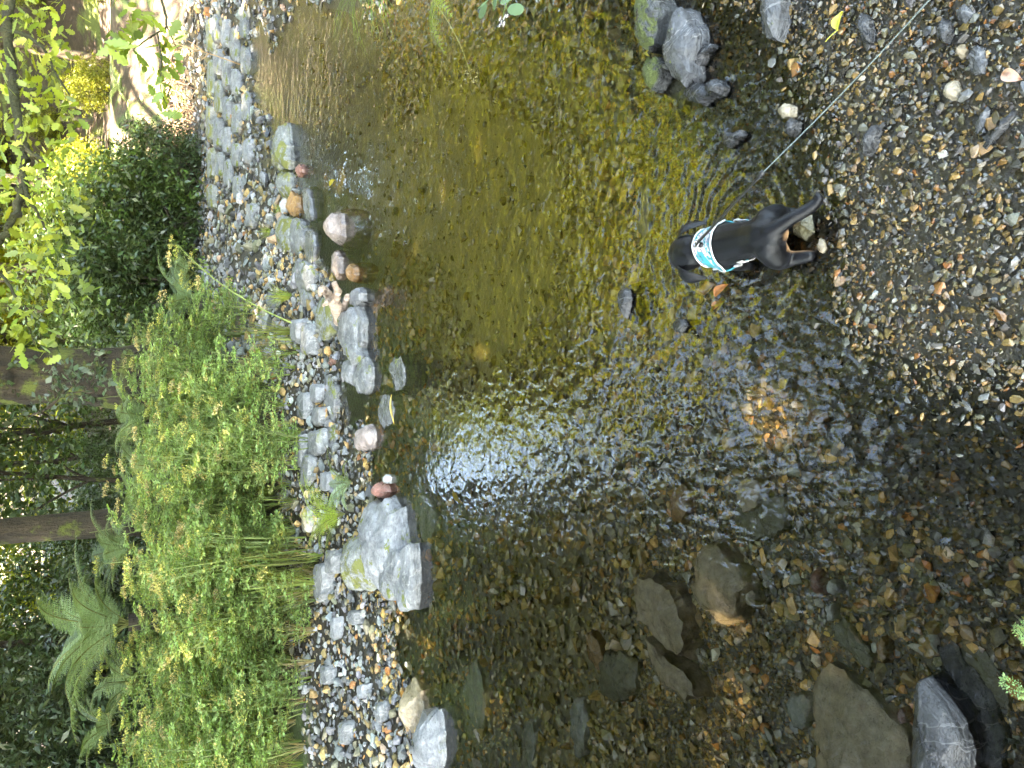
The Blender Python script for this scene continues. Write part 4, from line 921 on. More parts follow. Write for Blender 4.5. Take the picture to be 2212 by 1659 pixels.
# ---- umbel flowered herbs on the left bank
def make_herb(seed, hgt):
    rng = np.random.default_rng(seed); st, fo = Buf(), Buf(); tips = []
    for s in range(6):
        a = rng.uniform(0, 2 * PI); out = rng.uniform(.1, .34); h = hgt * rng.uniform(.6, 1.05)
        base = np.array([math.cos(a) * .05, math.sin(a) * .05, -.05]); tip = np.array([math.cos(a) * out, math.sin(a) * out, h])
        path = bez(base, (base[0] * 1.5, base[1] * 1.5, h * .6), tip, 8)
        v, f = tube(path, np.linspace(.006, .0025, 8), 4); st.add(v, f, (.12, .16, .04))
        if rng.random() < .75: tips.append((tip, path[-1] - path[-2]))
        for li in range(6):
            t = rng.uniform(.15, .95); k = t * 7; i0 = int(k); P0 = path[i0] + (path[min(i0 + 1, 7)] - path[i0]) * (k - i0)
            la = rng.uniform(0, 2 * PI); ll = rng.uniform(.16, .32) * (1.15 - .5 * t)
            d = np.array([math.cos(la), math.sin(la), rng.uniform(.05, .7)]); d /= np.linalg.norm(d)
            ra = bez(P0, P0 + d * ll * .6 + np.array([0, 0, .03]), P0 + d * ll - np.array([0, 0, .05]), 6)
            v, f = tube(ra, np.linspace(.003, .0012, 6), 3, cap=False); st.add(v, f, (.11, .16, .04))
            side = unit(np.cross(d, (0, 0, 1)))
            for pi, t2 in enumerate((.3, .48, .64, .8, .97)):
                Q = ra[min(int(t2 * 5), 5)]; pl = ll * .42 * (1.1 - .6 * t2)
                for sg in ((-1, 1) if t2 < .95 else (0,)):
                    pd = unit(d * .55 + side * sg * .9 + np.array([0, 0, rng.uniform(-.2, .25)]))
                    m = 6; tt = np.linspace(.25, 1, m)[:, None]
                    PP = Q + pd * pl * tt; sd2 = unit(np.cross(pd, (0, 0, 1)))
                    DD = pd[None] * .8 + sd2[None] * np.where(np.arange(m) % 2, 1, -1)[:, None] * .8 + rng.normal(0, .25, (m, 3)); DD[-1] = pd
                    NN = np.tile((0, 0, 1.0), (m, 1)) + rng.normal(0, .45, (m, 3))
                    L = rng.uniform(.024, .042, m)
                    v, f = leaf_quads(PP, DD, NN, L, L * .5)
                    base_c = np.array((.24, .35, .13)) if rng.random() > .14 else np.array((.36, .39, .14))
                    fo.add(v, f, jitter_col(base_c, m, 4, .3, .1, rng))
    return st.mesh('stem', M['stalk']), fo.mesh('foliage', M['herb']), tips
def make_umbel(seed, col):
    rng = np.random.default_rng(seed); b = Buf()
    for i in range(11):
        a = i * 2.4; r = .012 + .045 * math.sqrt(i / 11); e = np.array([math.cos(a) * r, math.sin(a) * r, .05 - r * .25])
        v, f = tube([np.zeros(3), e * .6 + np.array([0, 0, .004]), e], .0009, 3, cap=False); b.add(v, f, (.14, .18, .05))
        P = e + rng.normal(0, .006, (9, 3)); N = rand_dirs(9, rng); N[:, 2] = abs(N[:, 2]) + .6
        v, f = leaf_quads(P, rand_dirs(9, rng), N, .011, .010); b.add(v, f, jitter_col(col, 9, 4, .35, .12, rng))
    return b.mesh('flower_head', M['herb'])
HERBS = [make_herb(200 + i, h) for i, h in enumerate((.78, .92, 1.05, 1.18, .66))]
UMB = [make_umbel(300 + i, c) for i, c in enumerate([(.48, .45, .16), (.40, .42, .13), (.5, .41, .22)])]
def put_herb(k, loc, rz, s, label, group=None, heads=True):
    o = empty('umbel_plant', loc, rz, s)
    st, fo, tips = HERBS[k]
    link('stem', st, o); link('foliage', fo, o)
    if heads:
        for i, (tp, dr) in enumerate(tips[:4]):
            u = link('flower_head', UMB[(i + k) % 3], o); u.location = tp
            u.rotation_euler = Vector(dr).to_track_quat('Z', 'Y').to_euler(); u.scale = (1.1,) * 3
    return tag(o, label, 'plant', group)
rr = random.Random(4); n = 0
while n < 150:
    px, py = rr.uniform(380, 668), rr.uniform(640, 1690)
    edge = 652 if py > 1150 else (632 if py > 900 else 606)
    if px > edge - (0 if py > 780 else 40) or px < 470 + (60 if py < 720 else 0): continue
    p = W(px, py, .28); z = hz1(p[0], p[1])
    if p[1] > 12.5: continue
    put_herb(rr.randrange(5), (p[0], p[1], z), rr.uniform(0, 6.3), rr.uniform(.8, 1.15), 'feathery leaved umbel plant in the thick stand on the left bank', 'umbel plants on the bank', heads=rr.random() < .75); n += 1
# the long bent stalk leaning out towards the pool
def bent_stalk():
    o = empty('umbel_plant', W(625, 700, .2)); base = np.array(o.location)
    tip = WY(383, 528, 7.4) - base; b, fo = Buf(), Buf(); rng = np.random.default_rng(5)
    path = bez((0, 0, -.05), tip * np.array([.35, .4, .62]), tip, 12); v, f = tube(path, np.linspace(.009, .003, 12), 5); b.add(v, f, (.16, .2, .05))
    link('stem', b.mesh('stem', M['stalk']), o)
    for i in range(3, 12):
        m = 16; d = rand_dirs(1, rng)[0]; d[2] = abs(d[2]) * .3; PP = path[i] + unit(d) * np.linspace(.02, .16, m)[:, None]
        v, f = leaf_quads(PP, rand_dirs(m, rng), np.tile((0, 0, 1.), (m, 1)) + rng.normal(0, .4, (m, 3)), .035, .016); fo.add(v, f, jitter_col((.15, .22, .05), m, 4, .3, .1, rng))
    link('foliage', fo.mesh('foliage', M['herb']), o)
    for k, (px, py) in enumerate([(383, 525), (395, 545), (378, 560), (425, 562), (405, 598), (440, 610)]):
        q = WY(px, py, 7.4 + .03 * k) - base; j = min(11, 6 + k % 6)
        b = Buf(); v, f = tube(bez(path[j], (path[j] + q) / 2 + (0, 0, .04), q, 5), .002, 4); b.add(v, f, (.16, .2, .05)); u = link('flower_head', UMB[k % 3], o); u.location = q; u.scale = (1.3,) * 3
        link('stalk', b.mesh('stalk', M['stalk']), o)
    tag(o, 'long bent umbel stalk reaching out over the stony bank towards the pool', 'plant')
bent_stalk()

# ---- ferns
def frond_mesh(seed, base, n_pin=26, sub=8):
    rng = np.random.default_rng(seed); b = Buf()
    ra = bez((0, 0, 0), (.42, 0, .62), (1.0, 0, .36), 40); v, f = tube(ra, np.linspace(.011, .003, 40), 4, cap=False); b.add(v, f, (.14, .15, .05))
    for i in range(n_pin):
        t = .14 + .86 * i / (n_pin - 1); k = min(t * 39, 38.0); i0 = int(k); Q = ra[i0] + (ra[i0 + 1] - ra[i0]) * (k - i0); tan = unit(ra[i0 + 1] - ra[i0])
        L = .235 * math.sin(PI * min(1, (.10 + .9 * t)) ** 1.0) ** .75 * (1.06 - .55 * t) + .012
        for sg in (-1, 1):
            d = unit(np.array([tan[0] * .38, sg, tan[2] * .38 - .16 + rng.normal(0, .05)])); up = unit(np.cross(tan, (0, 1., 0))) * -1
            if up[2] < 0: up = -up
            tt = np.linspace(.05, .97, sub)[:, None]; P = Q + d * L * tt + np.array([0, 0, -1.]) * (tt ** 2) * L * .18
            fw = unit(np.cross(up, d) * sg)
            for s2 in (-1, 1):
                D = d * .75 + tan * s2 * .8
                ll = np.minimum(L * .16 * (1.15 - tt[:, 0]) + .005, .026)
                v, f = leaf_quads(P, np.tile(D, (sub, 1)), np.tile(up, (sub, 1)) + rng.normal(0, .12, (sub, 3)), ll, ll * .62, .05); b.add(v, f, jitter_col(base, sub, 4, .16, .07, rng))
    return b.mesh('frond', M['herb'])
FR = [frond_mesh(400, (.24, .33, .19), 30, 10), frond_mesh(401, (.19, .27, .15), 30, 10), frond_mesh(402, (.24, .33, .05), 22, 6)]
def put_fern(loc, n, size, label, kinds=(0, 1), lift=.25, seed=0, az=None, group=None):
    rng = random.Random(seed); o = empty('fern', loc)
    for i in range(n):
        f = link('frond', FR[rng.choice(kinds)], o)
        a = (az[i] if az else 2 * PI * i / n + rng.uniform(-.25, .25)); s = size * rng.uniform(.75, 1.12)
        f.scale = (s, s * rng.uniform(.85, 1.1), s * rng.uniform(.75, 1.2)); f.rotation_euler = (rng.uniform(-.2, .2), -rng.uniform(-.05, lift), a)
    return tag(o, label, 'fern', group)
p = WY(282, 1345, 8.9); put_fern(tuple(p), 19, 1.0, 'big blue green fern with arching fronds above the umbel plants', seed=1, lift=.45)
b_ = Buf(); zg = hz1(p[0], p[1]); v, f = tube([(p[0], p[1], zg - .1), (p[0], p[1], p[2] + .02)], [.16, .09], 8, .2); b_.add(v, f)
o = link('fern_stump', b_.mesh('fern_stump', M['bark_moss'])); tag(o, 'dark fibrous stump carrying the big blue green fern', 'stump')
for i, (px, py, d, s, lab) in enumerate([(330, 900, 9.4, .62, 'fern with drooping fronds at the foot of the thick mossy trunk'), (345, 1010, 9.2, .6, 'fern half hidden in umbel plants midway between the trunks'), (325, 1075, 9.6, .55, 'soft fern beneath the straight brown trunk, on its near side'),
        (290, 1180, 9.4, .6, 'fern leaning out beside the straight brown trunk'), (300, 1470, 8.6, .6, 'fern below the big blue green fern, at the dim picture edge'), (430, 640, 11.2, .7, 'dim fern under the dark bushes by the thick trunk'), (420, 590, 11.8, .6, 'dim fern against the base of the dark glossy bushes'),
        (250, 1560, 9.0, .55, 'small fern near the lower left picture corner'), (385, 860, 8.7, .5, 'small fern rising out of the umbel plants below the mossy trunk')]):
    p = WY(px, py, d); put_fern(tuple(p), 11, s, lab, seed=10 + i, lift=.35)
p = W(745, 1110, .12); put_fern((p[0], p[1], p[2]), 13, .40, 'bright yellow green fern growing between the boulders at the waterline', (2,), .5, 33)
p = W(760, 1040, .05); put_fern((p[0], p[1], p[2]), 8, .26, 'small dark spray of fern hanging over the water by the pink rock', (0, 2), .2, 34)
p = W(985, -70, .42); put_fern((p[0], p[1], p[2]), 3, .30, 'single bright fern tip hanging in at the upper picture edge', (2,), -.3, 35, [PI - .1, PI + .5, PI - .6])

# ---- grass and sedge
def blades(buf, base, n, h, spread, col, rng, lean=None, w=.004, curl=.5):
    for i in range(n):
        a = rng.uniform(0, 2 * PI); r0 = rng.uniform(0, .05) * spread * 3; hh = h * rng.uniform(.55, 1.1); out = spread * rng.uniform(.2, 1.0)
        d = np.array([math.cos(a), math.sin(a), 0]);
        if lean is not None: d = unit(d * .6 + np.array(lean))
        B = np.asarray(base) + d * r0; T = B + d * out + np.array([0, 0, hh * (1 - curl * rng.uniform(0, 1) * out / max(spread, .01))])
        path = bez(B, B + d * out * .25 + np.array([0, 0, hh * .75]), T, 6); s = unit(np.cross(d, (0, 0, 1))); ww = w * np.array([1, 1, .9, .75, .5, .08])[:, None] * rng.uniform(.7, 1.3)
        V = np.concatenate([path - s * ww, path + s * ww]); F = [(k, k + 1, 7 + k, 6 + k) for k in range(5)]
        buf.add(V, F, np.array(col) * rng.uniform(.7, 1.3) * rng.uniform(.9, 1.1, 3))
def tuft_mesh(seed, n, h, spread, col, w=.004):
    b = Buf(); rng = np.random.default_rng(seed); blades(b, (0, 0, -.02), n, h, spread, col, rng, w=w); return b.mesh('blades', M['herb'])
TUFTS = [tuft_mesh(600, 80, .38, .30, (.24, .30, .07), .003), tuft_mesh(601, 42, .62, .34, (.17, .20, .05), .0032), tuft_mesh(602, 110, .34, .28, (.24, .31, .09), .0026)]
def put_tuft(loc, k, s, label, group=None):
    o = empty('sedge_tuft', loc, random.uniform(0, 6), s); link('blade_cluster', TUFTS[k], o)
    return tag(o, label, 'grass tuft', group)
for i, (px, py, k, s, lab) in enumerate([(668, 1215, 1, 1.15, 'tall sedge clump with bare brown stalks right of the lichen boulder'), (676, 1260, 1, 1.1, 'tall sedge clump with bare stalks behind the shingle'), (615, 715, 1, .9, 'spiky sedge tuft rooted on the bare stones near the bent stalk'), (605, 640, 0, .7, 'light green tuft low on the stones under the bent stalk'),
        (645, 1480, 2, 1.0, 'soft hanging grass tuft over the shingle edge'), (650, 1420, 2, 1.1, 'dense soft grass tuft left of the brown stalks'), (640, 1150, 0, .9, 'upright grass tuft behind the yellow fern'), (612, 1060, 0, .8, 'short bright tuft between the slabs and the umbel plants'), (600, 960, 0, .8, 'short tuft above the grey slabs, under umbel leaves'), (655, 1560, 1, .9, 'tall reedy tuft over the pebble bank edge'), (560, 500, 0, .5, 'small green tuft among far pebbles'), (575, 450, 0, .4, 'tiny green tuft near the mossy grey block')]):
    p = W(px, py, .2); put_tuft((p[0], p[1], hz1(p[0], p[1])), k, s, lab)
gb = Buf(); rng = np.random.default_rng(9); cnt = 0
while cnt < 210:
    px, py = rng.uniform(560, 665), rng.uniform(690, 1700); edge = 660 if py > 1150 else (632 if py > 900 else 612)
    if px > edge + 4: continue
    p = W(px, py, .25); z = hz1(p[0], p[1]); blades(gb, (p[0], p[1], z - .02), 15, rng.uniform(.12, .42), .2, [(.15, .2, .05), (.20, .23, .07), (.24, .2, .10)][rng.integers(3)], rng, w=.003); cnt += 1
tag(link('grass', gb.mesh('grass', M['herb'])), 'fine grass fringing the foot of the umbel plants', 'grass', kind='stuff')

# near bank plants dipping in at the upper edge of the photograph
b = Buf(); rng = np.random.default_rng(21); base = W(830, -75, .38)
o = empty('hanging_grass', tuple(base)); blades(b, (0, 0, 0), 50, .16, .40, (.15, .24, .05), rng, lean=(-.9, -.25, 0), w=.0045, curl=1.6); blades(b, (.1, .35, 0), 30, .18, .45, (.12, .19, .04), rng, lean=(-.9, -.1, 0), w=.004, curl=1.5)
link('blade_cluster', b.mesh('blades', M['herb']), o); tag(o, 'long green grass hanging over the pool at the upper picture edge', 'grass tuft')
b = Buf(); o = empty('grass_stalk', tuple(base)); tip = W(1018, 168, .12) - base; v, f = tube(bez((0, 0, -.1), W(985, 20, .45) - base, tip, 14), np.linspace(.002, .001, 14), 4); b.add(v, f, (.25, .24, .09)); link('stalk', b.mesh('stalk', M['stalk']), o)
b = Buf(); v, f = leaf_quads(tip + rng.normal(0, .02, (40, 3)), rand_dirs(40, rng), rand_dirs(40, rng), .012, .005); b.add(v, f, (.32, .27, .14)); link('seed_head', b.mesh('seed_head', M['herb']), o); tag(o, 'thin arching grass stalk with a seed head over the pool', 'grass stalk')
o = empty('bank_herb', tuple(W(1075, -40, .35))); base = np.array(o.location)
b = Buf()
for (px, py, L) in [(1052, 12, .07), (1068, 22, .06), (1080, 8, .08), (1096, 20, .07), (1060, -5, .07)]:
    q = W(px, py, .36) - base; v, f = tube(bez((0, 0, -.1), q * .5 + np.array([0, 0, .05]), q, 5), .0016, 4); b.add(v, f, (.12, .18, .06))
    a = np.linspace(0, 2 * PI, 13)[:-1]; dd = unit(np.array([q[0], q[1], 0]) + rng.normal(0, .2, 3)); ss = np.cross(dd, (0, 0, 1)); V = q + dd * (L * .5) + np.cos(a)[:, None] * dd * L * .5 + np.sin(a)[:, None] * ss * L * .33
    V = np.concatenate([V, [q + dd * L * .5 + np.array([0, 0, .006])]]); b.add(V, [(i, (i + 1) % 12, 12) for i in range(12)], (.16, .26, .13))
link('foliage', b.mesh('foliage', M['herb']), o)
b = Buf()
for i in range(14):
    q = W(1088 + random.uniform(-9, 9), 45 + random.uniform(-12, 12), .34) - base
    for k in range(5):
        a = k * 1.257; d = np.array([[math.cos(a), math.sin(a), .15]]); v, f = leaf_quads(q[None], d, np.array([[0, 0, 1.]]), .008, .006); b.add(v, f, (.75, .72, .78))
v, f = tube(bez((0, 0, -.1), (W(1080, 10, .4) - base), (W(1088, 45, .33) - base), 6), .0015, 4); b.add(v, f, (.12, .18, .06))
link('flower_head', b.mesh('flower_head', M['herb']), o); tag(o, 'round leaved herb with tiny white flowers at the upper edge', 'plant')
p = W(2200, 1450, .0); put_herb(4, (p[0] - .02, p[1] - .10, -.03), 2.2, .20, 'small feathery sprig at the lower right picture corner', heads=False)
p = W(2170, 1340, .0); put_herb(0, (p[0] - .03, p[1] - .08, -.05), .4, .15, 'thin sprig leaning over rippled water near the lower right corner', heads=False)

# ---- the oak whose mossy bough and twigs reach in at the upper left
def oak_leaf_add(buf, P, D, N, L, col):
    D = unit(D); S = unit(np.cross(D, N)); N = unit(np.cross(S, D))
    prof = [(0, .02), (.14, .10), (.22, .22), (.30, .13), (.42, .30), (.52, .17), (.64, .33), (.74, .2), (.86, .22), (.95, .10)]
    L_ = [(t, w) for t, w in prof]; pts = [P + D * L * t + S * L * w * .85 + N * L * .10 * w for t, w in L_] + [P + D * L] + [P + D * L * t - S * L * w * .85 + N * L * .10 * w for t, w in reversed(L_)]
    mid = [P + D * L * t for t, _ in L_]
    V = np.array(pts + mid); n = len(prof); F = []
    for i in range(n - 1):
        F.append((i, i + 1, 2 * n + 1 + i + 1, 2 * n + 1 + i)); F.append((2 * n - i, 2 * n + 1 + i, 2 * n + 1 + i + 1, 2 * n - i - 1))
    F.append((n - 1, n, 3 * n, 3 * n)); F.append((n, n + 1, 3 * n, 3 * n))
    buf.add(V, F, col)
oak = empty('oak_tree', (6.6, 7.6, hz1(6.6, 7.6))); OB = np.array(oak.location); rng = np.random.default_rng(77)
b = Buf(); v, f = tube(np.array([(0, 0, -.4), (0, .05, .6), (-.1, .1, 1.5), (-.2, 0, 3), (-.1, .2, 6), (.2, .3, 9)]), [.42, .33, .29, .25, .18, .06], 16, .16, 4); b.add(v, f); link('trunk', b.mesh('trunk', M['bark_moss']), oak)
cm, cp = crown_mesh(78, (4.0, 4.0, 4.4), 8.6, 300, 42, .18, GREEN_L, off=(-.6, -.2)); link('crown', cm, oak)
def bough(pix, r0, r1, mat='branch_moss', name='bough'):
    P = np.array([WY(a, c, d) for a, c, d in pix]) - OB; t = np.linspace(0, len(P) - 1, 6 * len(P)); path = np.stack([np.interp(t, range(len(P)), P[:, i]) for i in range(3)], 1)
    for _ in range(3): path[1:-1] = (path[:-2] + path[1:-1] * 2 + path[2:]) / 4
    path[1:-1] += rng.normal(0, r0 * .22, (len(path) - 2, 3))
    b = Buf(); v, f = tube(path, np.linspace(r0, r1, len(path)), 9, .3, 3); b.add(v, f); link(name, b.mesh(name, M[mat]), oak); return path
b0 = bough([(30, -180, 6.0), (14, 0, 5.8), (18, 90, 5.7), (28, 180, 5.6), (46, 300, 5.4), (52, 360, 5.3), (44, 430, 5.2), (26, 480, 5.1), (0, 520, 5.1), (-40, 560, 5.1)], .034, .016)
b1 = bough([(40, 190, 5.6), (70, 195, 5.5), (105, 190, 5.4), (125, 205, 5.3)], .014, .006)
b2 = bough([(46, 280, 5.4), (62, 330, 5.2), (95, 345, 5.1), (100, 390, 5.1)], .016, .006)
b3 = bough([(50, 385, 5.2), (60, 430, 5.1), (80, 455, 5.1), (100, 500, 5.1)], .014, .005)
b4 = bough([(-10, 60, 5.6), (60, 75, 5.4), (100, 110, 5.3), (120, 160, 5.2), (150, 205, 5.1)], .012, .005)
b5 = bough([(330, -80, 4.9), (355, 20, 4.85), (362, 60, 4.8), (340, 70, 4.8), (318, 85, 4.75), (290, 105, 4.7)], .008, .003, name='twig')
b6 = bough([(362, 60, 4.8), (375, 90, 4.8), (385, 108, 4.75)], .005, .002, name='twig')
b7 = bough([(340, 70, 4.8), (350, 130, 4.7), (345, 190, 4.7), (365, 240, 4.65)], .005, .002, name='twig')
b8 = bough([(-40, 560, 6.0), (10, 600, 5.7), (40, 650, 5.5), (60, 700, 5.4), (75, 745, 5.4)], .012, .004, name='twig')
OAKL = []
for i in range(8):
    bb = Buf(); oak_leaf_add(bb, np.zeros(3), np.array([1., 0, -.15 * (i % 3)]), np.array([0, .1 * (i % 4), 1.]), 1.0, np.array([(.16, .24, .035), (.20, .26, .03), (.14, .21, .04), (.22, .27, .045)][i % 4])); OAKL.append(bb.mesh('leaf', M['leaf']))
n_oak = [0]; extra = Buf()
def leaves_at(pix, d, n, spread, size, col, dz=.25):
    for a, c in pix:
        for k in range(n):
            P = WY(a + rng.normal(0, spread), c + rng.normal(0, spread), d + rng.normal(0, dz)) - OB
            D = rng.normal(0, 1, 3); D[2] = -abs(D[2]) * .6 - .1; N = rng.normal(0, .5, 3); N[2] += 1.0; N[1] -= .3; L = size * rng.uniform(.7, 1.25)
            if n_oak[0] < 298:
                n_oak[0] += 1; o = link('leaf', OAKL[rng.integers(8)], oak); D = unit(D); S = unit(np.cross(N, D)); N = np.cross(D, S)
                o.rotation_euler = Matrix(np.stack([D, S, N], 1).tolist()).to_euler(); o.location = P; o.scale = (L, L, L)
            else: oak_leaf_add(extra, P, D, N, L, np.array(col) * rng.uniform(.7, 1.35) * rng.uniform(.92, 1.08, 3))
leaves_at([(225, 95), (240, 70), (270, 60), (290, 30), (300, 90), (320, 45), (335, 110), (350, 90), (285, 130), (265, 20), (250, 110)], 4.75, 4, 13, .105, (.17, .25, .04), .08)
leaves_at([(340, 190), (352, 215), (360, 240), (370, 150), (335, 165), (365, 120)], 4.7, 4, 10, .095, (.17, .25, .04), .06)
leaves_at([(20, 650), (50, 680), (75, 715), (90, 740), (40, 720), (15, 700), (30, 760), (75, 770)], 5.4, 6, 14, .10, (.19, .27, .06), .12)
leaves_at([(x, y) for x in (130, 150) for y in range(230, 330, 30)], 6.1, 3, 14, .09, (.20, .26, .035), .3)
leaves_at([(x, y) for x in (5, 35, 65, 95, 115) for y in range(20, 640, 32)], 6.2, 7, 24, .082, (.20, .25, .03), .8)
leaves_at([(x, y) for x in (130, 150, 175) for y in range(360, 700, 40)], 7.2, 5, 26, .085, (.12, .17, .04), .6)
link('leaf_spray', extra.mesh('leaf_spray', M['leaf']), oak)['kind'] = 'stuff'
tag(oak, 'oak with a moss covered bough and lobed leaves reaching in over the far bank', 'tree')
# leafy hanging twigs in front of the two trunks
tw = empty('trailing_branch', tuple(WY(60, 900, 8.6))); TB = np.array(tw.location)
for i, pts in enumerate([[(60, 900), (110, 880), (135, 850), (160, 830), (200, 790)], [(90, 890), (140, 850), (190, 845), (225, 812)], [(120, 860), (110, 800), (150, 770)]]):
    P = np.array([WY(a, c, 8.6) for a, c in pts]) - TB; b = Buf(); v, f = tube(P, np.linspace(.012, .003, len(P)), 5); b.add(v, f); link('twig', b.mesh('twig', M['bark']), tw)
b = Buf(); P = []
for (a, c) in [(75, 880), (110, 870), (130, 840), (150, 835), (170, 815), (190, 800), (205, 790), (150, 855), (185, 842), (210, 822), (225, 812), (115, 800), (140, 778)]: P.append(WY(a, c, 8.55) - TB)

for q in P:
    b = Buf(); leaf_cloud(b, q[None], .07, 16, .075, (.09, .13, .085), rng, .6); link('foliage', b.mesh('foliage', M['leaf_gloss']), tw)
tag(tw, 'grey green leafy branch trailing in front of the thick mossy trunk', 'branch')

# ---- path, posts and rope on the slope
def ribbon(name, pts, w, mat, dz=.02):
    P = np.array(pts, float); t = np.linspace(0, len(P) - 1, 12 * len(P)); C = np.stack([np.interp(t, range(len(P)), P[:, i]) for i in range(2)], 1)
    T = unit(np.gradient(C, axis=0)); S = np.stack([-T[:, 1], T[:, 0]], 1); rows = []
    for k in np.linspace(-.5, .5, 7):
        q = C + S * w * k; rows.append(np.stack([q[:, 0], q[:, 1], hz(q[:, 0], q[:, 1]) + dz], 1))
    V = np.concatenate(rows); n = len(C); F = grid_faces(n, 7)
    return tag(link(name, np_mesh(name, V, F, flat=False, mat=mat)), kind='structure')
M['path'] = plain_mat('trodden_earth', (.06, .042, .032), .9, .35, 3, .6)
ribbon('path', [(13.5, 20.5), (10.8, 22.6), (9.3, 24.0), (7.6, 23.6), (6.2, 22.6), (4.6, 22.8)], 1.3, M['path'], .06)
M['post'] = bark_mat('weathered_post', (.07, .065, .05), (.2, .18, .13), .4); M['rope'] = plain_mat('pale_rope', (.5, .48, .44), .8)
posts = []
for i, (px, py, d, hh, lab) in enumerate([(227, 203, 24.5, 1.1, 'tallest wooden post holding the rope by the path'), (190, 233, 25.0, .7, 'short wooden post second along the rope'), (182, 263, 25.5, .6, 'shortest wooden post at the end of the rope')]):
    p = WY(px, py, d); z0 = min(hz1(p[0], p[1]), p[2]) - .1; b = Buf(); v, f = tube([(0, 0, 0), (.01, 0, (p[2] - z0) + hh * .6), (0, .01, (p[2] - z0) + hh)], [.085, .08, .07], 10, .1); b.add(v, f)
    o = link('fence_post', b.mesh('fence_post', M['post'])); o.location = (p[0], p[1], z0); tag(o, lab, 'post'); posts.append(np.array([p[0], p[1], p[2] + hh * .93]))
pr = [WY(215, 118, 23.5), posts[0], posts[1], posts[2]]; path = []
for a, c in zip(pr[:-1], pr[1:]): path += list(bez(a, (np.array(a) + c) / 2 - np.array([0, 0, .12]), c, 8))[:-1]
b = Buf(); v, f = tube(np.array(path), .02, 6); b.add(v, f); tag(link('rope', b.mesh('rope', M['rope'])), 'pale rope strung between the posts along the path', 'rope')
M['plank'] = plain_mat('sunlit_plank', (.11, .09, .07), .8, .3, 12)
for i, (px, py, lab) in enumerate([(205, 312, 'nearest pale plank step of the path stairs'), (209, 326, 'second pale plank step of the path stairs'), (213, 340, 'third pale plank step of the path stairs'), (217, 354, 'last pale plank step of the path stairs')]):
    p = WY(px, py, 23.8); b = Buf(); bm = bmesh.new(); bmesh.ops.create_cube(bm, size=1); bmesh.ops.scale(bm, vec=(.26, .9, .28), verts=bm.verts); bmesh.ops.bevel(bm, geom=bm.edges[:], offset=.02, segments=1, affect='EDGES')
    me = bpy.data.meshes.new('path_step'); bm.to_mesh(me); bm.free(); o = link('path_step', me, None, M['plank']); o.location = p; o.rotation_euler = (0, .05, .1 * i); tag(o, lab, 'step')
# roots and dead stalks hanging on the cut bank
b = Buf(); rng = np.random.default_rng(31)
for i in range(420):
    px, py = rng.uniform(352, 436), rng.uniform(90, 355); p = WY(px, py, 15.55 + rng.normal(0, .12)); d = rng.normal(0, 1, 3) * np.array([.5, .15, .3]); d[2] -= .25
    v, f = tube(bez(p, p + d * .35 + np.array([0, -.15, .05]), p + d * .6 + np.array([0, -.1, -.2]), 5), np.linspace(.012, .004, 5) * rng.uniform(.5, 1.3), 3, cap=False); b.add(v, f, np.array((.20, .13, .085)) * rng.uniform(.5, 1.4))
tag(link('hanging_roots', b.mesh('hanging_roots', leaf_mat('dry_root', .0, .8))), 'tangle of brown roots hanging on the cut bank above the ledge', 'roots', kind='stuff')
for i, (px, py, s) in enumerate([(385, 150, .45), (340, 210, .5), (300, 240, .5), (270, 180, .5), (320, 290, .5), (395, 260, .4)]):
    p = WY(px, py, 16.3 + i * .2); put_fern((p[0], p[1], p[2]), 9, s * 1.3, 'limp green fern on the cut bank below the path, %s of six' % ORD[i], (0, 1, 2), .1, 50 + i, group='ferns of the cut bank')

# ------------------------------------------------------------------ the dog
def sphere_mesh(bm, c, r, sc=(1, 1, 1), rot=None):
    m = Matrix.Translation(c) @ (rot.to_matrix().to_4x4() if rot else Matrix()) @ Matrix.Diagonal((r * sc[0], r * sc[1], r * sc[2], 1))
    bmesh.ops.create_icosphere(bm, subdivisions=2, radius=1.0, matrix=m)
def chain(bm, pts, sc=(1, 1, 1)):
    """pts: (x, y, z, r) joints; a tapering run of overlapping balls"""
    for a, b in zip(pts[:-1], pts[1:]):
        a, b = np.array(a, float), np.array(b, float); L = np.linalg.norm(a[:3] - b[:3]); n = max(2, int(L / (.14 * min(a[3], b[3]))))
        for t in np.linspace(0, 1, n):
            q = a + (b - a) * t; sphere_mesh(bm, q[:3], q[3], sc)

# dog's own frame: x forward, y to its left, z up, paws at z = 0
tail_w, head_w = W(1653, 487, .19), W(1474, 534, .18)
ax = head_w[:2] - tail_w[:2]; yaw = math.atan2(ax[1], ax[0]); dscale = np.linalg.norm(ax) / .375
dog = empty('dog', (0, 0, 0), yaw, dscale)
mid = (tail_w[:2] + head_w[:2]) / 2
fx, fy = math.cos(yaw), math.sin(yaw)
cen = mid + np.array([fx, fy]) * .02 * dscale
dog.location = (cen[0], cen[1], -.035)
DM = Matrix.LocRotScale(dog.location, dog.rotation_euler, dog.scale)
DI = DM.inverted()
def dog_local(px, py, x):
    """point in the dog's frame seen at a pixel, on the plane x = const of that frame"""
    e = DI @ Vector(EYE); d = DI.to_3x3() @ Vector(pix_ray(px, py)); return e + d * ((x - e.x) / d.x)

